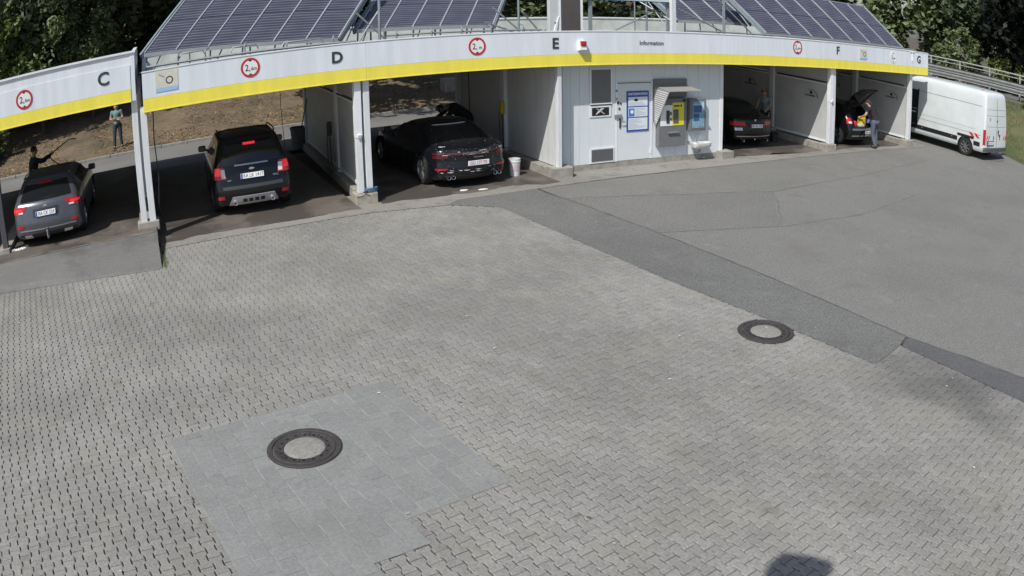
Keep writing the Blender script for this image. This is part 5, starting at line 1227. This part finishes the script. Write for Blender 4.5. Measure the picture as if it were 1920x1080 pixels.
# ------------------------------------------------------------------ buckets, bins, lances, foam
def bucket(lab, loc, r0, r1, h, m, group=None, handle=True, lidm=None):
    t = thing('bucket', lab, 'bucket', loc, group=group)
    mb = MB(); mb.lathe([(.001, .004), (r0, .0), (r0 + (r1 - r0) * .8, h * .8), (r1 + .008, h * .82), (r1 + .008, h * .87), (r1, h * .88), (r1 + .004, h), (r1 - .01, h), (r0 - .008, .02), (.001, .02)], 28); mb.build('pail', m, t, smooth=True)
    if handle:
        mb = MB(); mb.tube([(r1 * math.cos(a), -.02 - .03 * math.sin(a), h * .85 - .12 * math.sin(a)) for a in np.linspace(0, math.pi, 12)], .005, 5); mb.build('handle', steel, t)
    return t
white_pail = mat('white_pail', (.66, .67, .69), .4, var=.12, scale=8)
t = bucket('white plastic bucket standing behind the black sports saloon', (8.36, 16.72, .012), .115, .135, .40, white_pail)
mb = MB(); mb.lathe([(.128, .13), (.131, .27)], 24, a0=-2.2, a1=-.9); mb.build('label_print', mat('pail_print', (.55, .42, .42), .5), t, fix=False)
bucket('black bucket standing beside the black saloon in bay F', (17.85, 17.75, .012), .12, .14, .30, black_plastic)
t = thing('rubbish_bin', 'grey bin with a pole leaning in it behind bay D', 'bin', (4.74, 23.75, .012))
bin_m = mat('bin_grey', (.12, .125, .125), .6, var=.25, scale=6)
mb = MB(); mb.lathe([(.001, .01), (.21, .0), (.26, .62), (.275, .63), (.275, .67), (.25, .67), (.20, .03), (.001, .03)], 24); mb.build('drum', bin_m, t, smooth=True)
pole_thing('spray_lance', 'black spray lance leaning out of the grey bin', 'spray lance', [(4.74, 23.7, .30), (4.84, 23.4, 1.0), (4.93, 23.15, 1.62)], .016, black_plastic)
pole_thing('hanging_rod', 'thin rusty rod hanging behind bay D', 'rod', [(4.25, 24.0, 2.5), (4.27, 24.0, 1.4), (4.34, 24.05, .05)], .010, mat('rust', (.16, .07, .035), .8))
# brush holders and hoses on the bay columns
for lab, x, y, z, col in (('yellow wash brush hanging on the column of bay E', 8.98, 18.62, 1.05, (.55, .40, .03)), ('wash brush with dark handle on the column of bay D', 4.46, 18.55, 1.0, (.05, .05, .055))):
    t = thing('wash_brush', lab, 'brush', (x, y, z))
    mb = MB(); mb.box((0, 0, .30), (.12, .10, .34), bev=.03); mb.build('brush_head', mat('bristle_%d' % int(col[0] * 100), col, .9, var=.3, scale=20), t)
    mb = MB(); mb.tube([(0, 0, .15), (0, -.02, -.3), (.01, -.03, -.75)], .015); mb.build('handle', black_plastic, t)
    mb = MB(); mb.tube([(0, .05, .4), (-.05, .08, .1), (-.06, .02, -.5), (0, .1, -.85), (.03, .3, -.83)], .012); mb.build('hose', black_plastic, t, smooth=True)
hg = 'pressure hoses hanging from the roof of the bays'
for lab, pts in (('pressure hose hanging beside the white post of bay D', [(.16, 16.9, 2.6), (.14, 16.8, 1.9), (.18, 16.7, 1.2), (.12, 16.6, .6), (.2, 16.9, .06)]),
                 ('pressure hose with lance hanging on the right side of bay E', [(8.92, 20.6, 2.6), (8.9, 20.5, 1.7), (8.86, 20.4, 1.15), (8.9, 20.5, .9)]),
                 ('pressure hose hanging on the left wall of bay F', [(14.62, 18.5, 2.6), (14.6, 18.4, 2.0), (14.7, 18.0, 1.55), (14.62, 17.7, 1.2), (14.6, 18, .5), (14.66, 18.6, .08)])):
    pole_thing('pressure_hose', lab, 'hose', pts, .013, black_plastic, hg)
# blue cover and yellow paint on the sill block between bays D and E
t = thing('hose_coil', 'blue and black hose coil on the block between bays D and E', 'hose', (4.70, 16.05, .245))
mb = MB()
for k in range(3): mb.tube([(.13 * math.cos(a), .07 * math.sin(a), .02 + k * .028) for a in np.linspace(0, 2 * math.pi, 20)], .016, 6, caps=False)
mb.build('coil', mat('hose_blue', (.05, .12, .2), .5), t, smooth=True)
mb = MB(); mb.tube([(-.1, -.06, .02), (-.2, -.1, .03), (-.12, -.12, .01)], .014); mb.build('hose_end', black_plastic, t, smooth=True)
ypaint = mat('worn_yellow_paint', (.60, .54, .16), .7, var=.5, scale=14, rgb2=(.36, .34, .26))
mb = MB(); mb.b2((4.345, 15.964, .195), (4.50, 15.9685, .225)); mb.b2((4.63, 15.964, .195), (4.80, 15.9685, .225)); mb.b2((4.755, 15.964, .10), (4.80, 15.9685, .194)); mb.build('yellow_marking', ypaint, hall)
# soap suds on the floor
def suds(lab, loc, sx, sy):
    mb = MB(); r = random.Random(int(loc[0] * 100))
    for k in range(34):
        a = r.uniform(0, 6.28); q = math.sqrt(r.random()); bmesh.ops.create_icosphere(mb.bm, subdivisions=1, radius=1, matrix=Matrix.Translation((sx * q * math.cos(a), sy * q * math.sin(a), .002)) @ Matrix.Diagonal((r.uniform(.02, .05), r.uniform(.015, .035), r.uniform(.006, .018), 1)))
    o = mb.build('soap_suds', foam_m, smooth=True); o.location = loc; tag(o, lab, 'suds', kind='stuff')
suds('left small patch of white suds behind the sports saloon', (6.74, 15.94, .014), .07, .035); suds('right small patch of white suds behind the sports saloon', (7.13, 15.80, .014), .09, .035); suds('white suds on the floor behind the grey estate car', (-3.36, 16.45, .276), .2, .10)
# concrete block and white post beyond bay E
t = thing('concrete_block', 'pale concrete block with a white post beyond bay E', 'block', (13.5, 31.8, bank_z(13.5, 31.8) - .1))
mb = MB(); mb.b2((-.9, -.3, 0), (.9, .3, .62), bev=.03); mb.build('block', concrete, t); mb = MB(); mb.b2((.55, -.05, .621), (.75, .1, 2.2)); mb.build('post', white_post, t)
# lamp mast the camera hangs on (its head's shadow falls into the picture)
t = thing('lamp_mast', 'lamp mast carrying the camera, seen only by its shadow', 'lamp', (-.36, .22, 0))
mb = MB(); mb.tube([(0, 0, 0), (0, 0, 6.5)], [.09, .06], 14); mb.build('pole', steel, t, smooth=True)
mb = MB(); mb.box((.0, .0, 6.50), (.26, .34, .20), rz=.7, bev=.03); mb.box((.20, -.12, 6.42), (.22, .16, .14), rz=.3, bev=.02); mb.box((-.16, .08, 6.55), (.18, .14, .22), rz=.2, bev=.02); mb.box((-.02, -.22, 6.30), (.40, .12, .10), rz=-.4, bev=.02); mb.build('lamp_head', dark_metal, t, smooth=True)
# ------------------------------------------------------------------ right bank, raised road, railing
def emb_z(x, y):
    d = x - 28.6 - max(0, (13 - y)) * .35 * 0 + .15 * noise.noise((x * .4, y * .4, 7))
    f = min(max(d / 5.2, 0), 1); f = f * f * (3 - 2 * f)
    return -.03 + 1.72 * f + .05 * noise.noise((x * 1.2, y * 1.2, 3)) * (1 if f < .98 else .3)
grass_g = noisy_ground('grass_ground', (.07, .10, .03), (.13, .14, .055), (.6, .6, .6), s1=.7, s2=6, bump=.8, speck=.5, dark=((.15, .125, .075), .55, .6, .8))
mb = MB(); mb.grid([[(x, y, emb_z(x, y)) for x in np.arange(27.2, 34.9, .35)] for y in np.arange(6, 40, .5)])
tag(mb.build('grass_bank', grass_g, smooth=True, fix=False), kind='structure')
road_m = noisy_ground('raised_road_asphalt', (.15, .147, .14), (.19, .185, .175), (.8, .8, .8))
mb = MB(); mb.b2((34.8, 5, .5), (41, 60, 1.70)); tag(mb.build('raised_road', road_m), kind='structure')
mb = MB(); mb.b2((41, 5, .3), (60, 60, 1.66)); tag(mb.build('verge', grass_g), kind='structure')
# grass blades near the van
mb = MB(); r = random.Random(6)
for k in range(9000):
    x = r.uniform(28.0, 33.5); y = r.uniform(9.5, 24); z = emb_z(x, y)
    if noise.noise((x * .6, y * .6, 1)) < -.15: continue
    h = r.uniform(.06, .2); a = r.uniform(0, 6.28); w = .012; lx, ly = r.uniform(-.08, .08), r.uniform(-.08, .08)
    mb.bm.faces.new([mb.bm.verts.new(q) for q in ((x - w * math.cos(a), y - w * math.sin(a), z), (x + w * math.cos(a), y + w * math.sin(a), z), (x + lx, y + ly, z + h))])
o = mb.build('grass', mat('grass_blade', (.09, .12, .04), .8, island=.4, var=.4, scale=1.2, rgb2=(.16, .14, .065)), fix=False); tag(o, 'grass growing on the bank right of the van', 'grass', kind='stuff')
rail = thing('guard_rail', 'steel crash barrier and pale railing along the raised road', 'railing', (35.3, 0, 1.70))
galv = mat('old_galvanised', (.33, .34, .33), .55, metal=.35, var=.25, scale=3); pale_rail = mat('pale_rail', (.42, .44, .40), .6, var=.2, scale=3)
for z, r_ in ((1.30, .035), (1.12, .022)):
    mb = MB(); mb.tube([(0.5, 8, z), (0.5, 45, z)], r_, 8); mb.build('handrail', pale_rail, rail, smooth=True)
for z in (.78, .50):
    mb = MB(); mb.prism([(-.03, z - .14), (.02, z - .10), (-.02, z), (.02, z + .10), (-.03, z + .14), (-.045, z + .14), (0, z + .1), (-.04, z), (0, z - .1), (-.045, z - .14)], 8, 45, 'y'); mb.build('barrier_beam', galv, rail)
for k in range(19):
    y = 8.5 + k * 2
    mb = MB(); mb.b2((.0, y - .05, -.1), (.1, y + .05, .95)); mb.build('barrier_post', galv, rail)
    mb = MB(); mb.b2((.46, y + .7 - .03, -.1), (.54, y + .7 + .03, 1.32)); mb.build('railing_post', pale_rail, rail)

# ------------------------------------------------------------------ trees and shrubs
bark = mat('bark', (.085, .07, .05), .95, var=.4, scale=4, bump=.8, bscale=18, streak=(3, 3, .6))
def leaf_mat(name, c1, c2, amt=.35):
    return mat(name, c1, .55, var=.4, scale=.8, rgb2=c2, island=amt, spec=.3)
LG = leaf_mat('leaf_green', (.135, .17, .068), (.07, .095, .04)); LD = leaf_mat('leaf_dark', (.075, .10, .05), (.042, .06, .032)); LY = leaf_mat('leaf_yellow_green', (.16, .19, .05), (.09, .13, .035)); LC = leaf_mat('blur_black_leaf', (.010, .015, .009), (.006, .009, .006))
def crown_mesh(seed, n, rx, rz, leaf, clumps=46, hollow=.45, zmin=-1.0):
    r = random.Random(seed); mb = MB(); C = []
    while len(C) < clumps:
        p = Vector((r.uniform(-1, 1), r.uniform(-1, 1), r.uniform(zmin, 1)))
        if hollow < p.length < 1: C.append((p, r.uniform(.16, .34)))
    for k in range(n):
        c, s = r.choice(C); d = Vector((r.gauss(0, 1), r.gauss(0, 1), r.gauss(0, .8))); d = d.normalized() * s * r.random() ** .45
        p = c + d; p = Vector((p.x * rx, p.y * rx, p.z * rz)); l = leaf * r.uniform(.6, 1.3)
        u = Vector((r.gauss(0, 1), r.gauss(0, 1), r.gauss(0, .6))).normalized(); v = u.cross(Vector((r.gauss(0, 1), r.gauss(0, 1), r.gauss(0, 1)))).normalized()
        mb.quad(p - u * l, p - v * l * .45, p + u * l, p + v * l * .45)
    me = bpy.data.meshes.new('crown'); mb.bm.to_mesh(me); mb.bm.free(); return me
CR = [crown_mesh(1, 9500, 1, 1, .055, 60), crown_mesh(2, 9500, 1, 1, .055, 70, .35), crown_mesh(3, 7000, 1, 1, .06, 40, .3), crown_mesh(4, 2600, 1, 1, .085, 26, .3, -.4)]
def trunk_mesh(seed, h, r0, lean=.05):
    r = random.Random(seed); mb = MB(); pts = []; x = y = 0
    for k in range(7):
        f = k / 6; pts.append((x, y, h * f)); x += r.uniform(-lean, lean) * h * .2; y += r.uniform(-lean, lean) * h * .2
    mb.tube(pts, [r0 * 1.5] + [r0 * (1 - .75 * k / 6) for k in range(1, 7)], 10)
    for k in range(7):
        i = r.randint(2, 5); p = Vector(pts[i]); a = r.uniform(0, 6.28); L = h * r.uniform(.22, .4)
        mb.tube([p, p + Vector((math.cos(a) * L * .5, math.sin(a) * L * .5, L * .35)), p + Vector((math.cos(a) * L, math.sin(a) * L, L * .8))], [r0 * .45, r0 * .28, r0 * .08], 6)
    me = bpy.data.meshes.new('trunk'); mb.bm.to_mesh(me); mb.bm.free(); return me
TK = [trunk_mesh(k, 1.0, .022, .12) for k in (1, 2, 3)]
def leafy_object(name, me, m, parent):
    o = bpy.data.objects.new(name, me.copy() if me.users and me.materials and me.materials[0] != m else me); 
    if not o.data.materials: o.data.materials.append(m)
    elif o.data.materials[0] != m: o.data.materials[0] = m
    COL.objects.link(o); o.parent = parent; return o
def tree(lab, x, y, z, h, cr, ch, m, var=0, trunk_h=.62, group='trees behind the wash hall', rz=0, low=.36):
    t = thing('tree', lab, 'tree', (x, y, z), rz, group)
    tk = bpy.data.objects.new('trunk', TK[var % 3].copy()); tk.data.materials.clear(); tk.data.materials.append(bark); COL.objects.link(tk); tk.parent = t; tk.scale = (h * trunk_h,) * 3
    o = leafy_object('crown', CR[var % 3], m, t); o.location = (0, 0, h * (low + (1 - low) / 2)); o.scale = (cr, cr, h * (1 - low) / 2); o['noshare'] = 1
    del o['noshare']; return t
# row beyond the bank: dark wood with lit greens
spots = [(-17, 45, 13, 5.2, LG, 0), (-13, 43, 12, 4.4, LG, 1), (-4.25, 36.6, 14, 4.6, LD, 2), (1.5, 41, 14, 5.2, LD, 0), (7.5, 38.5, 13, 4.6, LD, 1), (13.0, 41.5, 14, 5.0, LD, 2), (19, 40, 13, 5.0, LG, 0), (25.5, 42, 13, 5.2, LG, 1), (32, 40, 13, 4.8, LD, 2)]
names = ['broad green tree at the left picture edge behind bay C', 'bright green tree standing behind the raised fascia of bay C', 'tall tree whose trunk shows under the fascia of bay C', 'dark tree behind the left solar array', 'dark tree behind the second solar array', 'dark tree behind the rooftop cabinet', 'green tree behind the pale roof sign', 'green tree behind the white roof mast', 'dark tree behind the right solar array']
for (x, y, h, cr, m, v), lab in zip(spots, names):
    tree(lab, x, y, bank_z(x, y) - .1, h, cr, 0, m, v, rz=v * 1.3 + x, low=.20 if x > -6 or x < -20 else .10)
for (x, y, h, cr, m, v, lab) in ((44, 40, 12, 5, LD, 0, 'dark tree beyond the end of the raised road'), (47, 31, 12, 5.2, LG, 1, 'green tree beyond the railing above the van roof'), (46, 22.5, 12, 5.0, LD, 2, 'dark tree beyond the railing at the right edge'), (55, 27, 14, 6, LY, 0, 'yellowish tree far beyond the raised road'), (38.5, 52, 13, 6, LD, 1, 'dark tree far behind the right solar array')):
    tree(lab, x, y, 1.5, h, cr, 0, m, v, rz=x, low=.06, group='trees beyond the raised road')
# near-black tree added to stand for a dark blur at the lens
t = tree('nearly black tree added for the dark blur in the upper right corner', 42.3, 17.3, 1.6, 11.5, 5.0, 0, LC, 1, group='dark blur built as a tree at the right', low=.02, rz=1)
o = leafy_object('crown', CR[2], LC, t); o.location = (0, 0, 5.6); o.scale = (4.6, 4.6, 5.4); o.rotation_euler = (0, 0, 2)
for x, y, h, cr, m, v, lab in ((-7.6, 34.0, 7.0, 2.5, LY, 0, 'young olive green tree above the fascia of bay C, left one'), (-5.0, 34.8, 6.2, 2.2, LG, 1, 'young green tree above the fascia of bay C, middle one'), (-2.6, 36.0, 6.0, 2.1, LG, 2, 'young green tree above the fascia of bay C, right one')):
    tree(lab, x, y, bank_z(x, y) - .05, h, cr, 0, m, v, low=.20, rz=x, group='young trees on the bank')
# large unseen tree added over the lane to shade the bank
for x, y, h, cr, m, v, lab in ((7.2, 29.6, 13, 5.2, LG, 2, 'large tree added to shade the bank, hidden behind the wall of bay D'),):
    tree(lab, x, y, bank_z(x, y) - .05, h, cr, 0, m, v, low=.40, rz=x, trunk_h=.7, group='shade trees added over the lane')
# shrubs
def shrub(lab, x, y, z, rx, h, m, rz=0, group='shrubs'):
    t = thing('shrub', lab, 'shrub', (x, y, z), rz, group)
    o = leafy_object('foliage', CR[3], m, t); o.location = (0, 0, h * .42); o.scale = (rx, rx, h * .62)
    mb = MB(); r = random.Random(int(x * 10))
    for k in range(5):
        a = r.uniform(0, 6.28); mb.tube([(0, 0, 0), (.3 * rx * math.cos(a), .3 * rx * math.sin(a), h * .4), (.6 * rx * math.cos(a), .6 * rx * math.sin(a), h * .75)], [.03, .02, .008], 6)
    mb.build('stems', bark, t); return t
for (x, y, z, rx, h, m, lab) in ((30.5, 23.4, .9, 1.7, 3.6, LG, 'bright shrub behind the right end of the fascia'), (29.2, 25.6, .4, 1.6, 4.0, LG, 'tall green shrub behind the corner of the right solar array'), (33.6, 27.5, 1.6, 1.8, 3.4, LD, 'dark shrub beside the raised road behind the fascia end'),
                                 (40.2, 24, 1.6, 1.9, 3.2, LG, 'green shrub just beyond the railing, left one'), (40.0, 19.5, 1.6, 1.8, 3.0, LY, 'yellowish shrub just beyond the railing, middle one'), (39.8, 15.0, 1.6, 1.8, 3.0, LG, 'green shrub just beyond the railing, right one'), (33.5, 15.3, 1.45, .55, .9, LY, 'small bush on the grass bank right of the van'), (32.4, 13.2, 1.2, .45, .8, LG, 'small bush at the right picture edge above the grass')):
    shrub(lab, x, y, z, rx, h, m, x * 2, 'shrubs at the right end')
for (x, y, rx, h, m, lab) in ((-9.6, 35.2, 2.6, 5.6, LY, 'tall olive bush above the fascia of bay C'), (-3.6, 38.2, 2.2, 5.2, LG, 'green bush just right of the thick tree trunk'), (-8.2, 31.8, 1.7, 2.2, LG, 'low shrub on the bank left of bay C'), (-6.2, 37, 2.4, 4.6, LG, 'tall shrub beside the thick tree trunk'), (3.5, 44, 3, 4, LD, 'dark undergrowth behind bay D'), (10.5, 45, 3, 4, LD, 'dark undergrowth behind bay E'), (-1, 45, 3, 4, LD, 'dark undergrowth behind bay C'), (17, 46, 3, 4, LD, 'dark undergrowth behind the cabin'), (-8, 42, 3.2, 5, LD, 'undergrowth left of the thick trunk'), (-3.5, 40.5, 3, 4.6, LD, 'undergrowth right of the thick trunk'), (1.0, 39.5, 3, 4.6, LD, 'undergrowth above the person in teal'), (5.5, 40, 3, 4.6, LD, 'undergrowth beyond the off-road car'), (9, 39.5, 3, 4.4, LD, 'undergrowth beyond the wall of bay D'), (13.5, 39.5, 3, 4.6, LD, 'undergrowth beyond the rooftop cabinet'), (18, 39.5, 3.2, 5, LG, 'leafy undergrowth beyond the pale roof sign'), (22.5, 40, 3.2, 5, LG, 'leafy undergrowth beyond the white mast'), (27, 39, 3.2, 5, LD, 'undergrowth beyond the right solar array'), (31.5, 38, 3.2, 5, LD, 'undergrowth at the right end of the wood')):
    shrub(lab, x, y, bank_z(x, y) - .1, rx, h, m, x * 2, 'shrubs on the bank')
# weeds in the corner of ramp and paving
mb = MB(); r = random.Random(12)
for k in range(420):
    y = 13.95 + 1.5 * r.random(); x = .05 + abs(r.gauss(0, .03)); h = r.uniform(.015, .05); a = r.uniform(0, 6.28); w = .006
    mb.bm.faces.new([mb.bm.verts.new(q) for q in ((x - w * math.cos(a), y - w * math.sin(a), .0), (x + w * math.cos(a), y + w * math.sin(a), 0), (x + r.uniform(-.03, .04), y + r.uniform(-.03, .03), h))])
o = mb.build('weeds', mat('weed_green', (.11, .15, .04), .8, island=.4), fix=False); tag(o, 'weeds along the edge of the ramp beside the paving', 'weeds', kind='stuff')
# litter specks: dry leaves, bits of paper
mb = MB(); r = random.Random(15)
for k in range(110):
    x, y = r.uniform(-3, 9), r.uniform(2.5, 15)
    s = r.uniform(.006, .02); a = r.uniform(0, 6.28)
    mb.quad(*[(x + s * (math.cos(a) * u - math.sin(a) * v), y + s * (math.sin(a) * u + math.cos(a) * v), .012 + .4 * s * abs(u)) for u, v in ((-1, -.5), (1, -.6), (1, .5), (-1, .6))])
o = mb.build('litter', mat('litter_mix', (.42, .40, .35), .8, island=.8), fix=False); tag(o, 'tiny pale and dark specks of litter on the paving', 'litter', kind='stuff')

# ------------------------------------------------------------------ every separate piece becomes a part of its own
def split_loose(o):
    me = o.data; n = len(me.vertices); par = list(range(n))
    def f(a):
        while par[a] != a: par[a] = par[par[a]]; a = par[a]
        return a
    for e in me.edges: par[f(e.vertices[0])] = f(e.vertices[1])
    groups = {}
    for p in me.polygons: groups.setdefault(f(p.vertices[0]), []).append(p.index)
    if len(groups) < 2: return
    co = [v.co.copy() for v in me.vertices]; ms = list(me.materials); sm = [p.use_smooth for p in me.polygons]; polys = [list(p.vertices) for p in me.polygons]
    base = o.name.split('.')[0]
    for gi, idx in enumerate(groups.values()):
        vm = {}; fs = []
        for i in idx: fs.append([vm.setdefault(v, len(vm)) for v in polys[i]])
        nm = bpy.data.meshes.new(base); nm.from_pydata([tuple(co[v]) for v in vm], [], fs)
        for m in ms: nm.materials.append(m)
        nm.polygons.foreach_set('use_smooth', [sm[i] for i in idx])
        if gi == 0: o.data = nm
        else:
            c = o.copy(); c.data = nm; COL.objects.link(c); c.parent = o.parent
SPLIT = {'panel_frame', 'arrow', 'back_plate', 'bracket', 'button', 'cash_tray', 'coil', 'door_frame', 'drain_pipe', 'edge_trim', 'handle', 'pale_print', 'print_mark', 'product_picture', 'boot_lining', 'yellow_marking', 'exhaust_pipe'}
for o in [o for o in COL.objects if o.type == 'MESH' and o.parent and o.name.split('.')[0] in SPLIT]: split_loose(o)
for o in COL.objects:
    if o.type == 'MESH' and o.name.split('.')[0] in ('print_lines', 'logo_print', 'foliage', 'crown', 'stems'): o['kind'] = 'stuff'
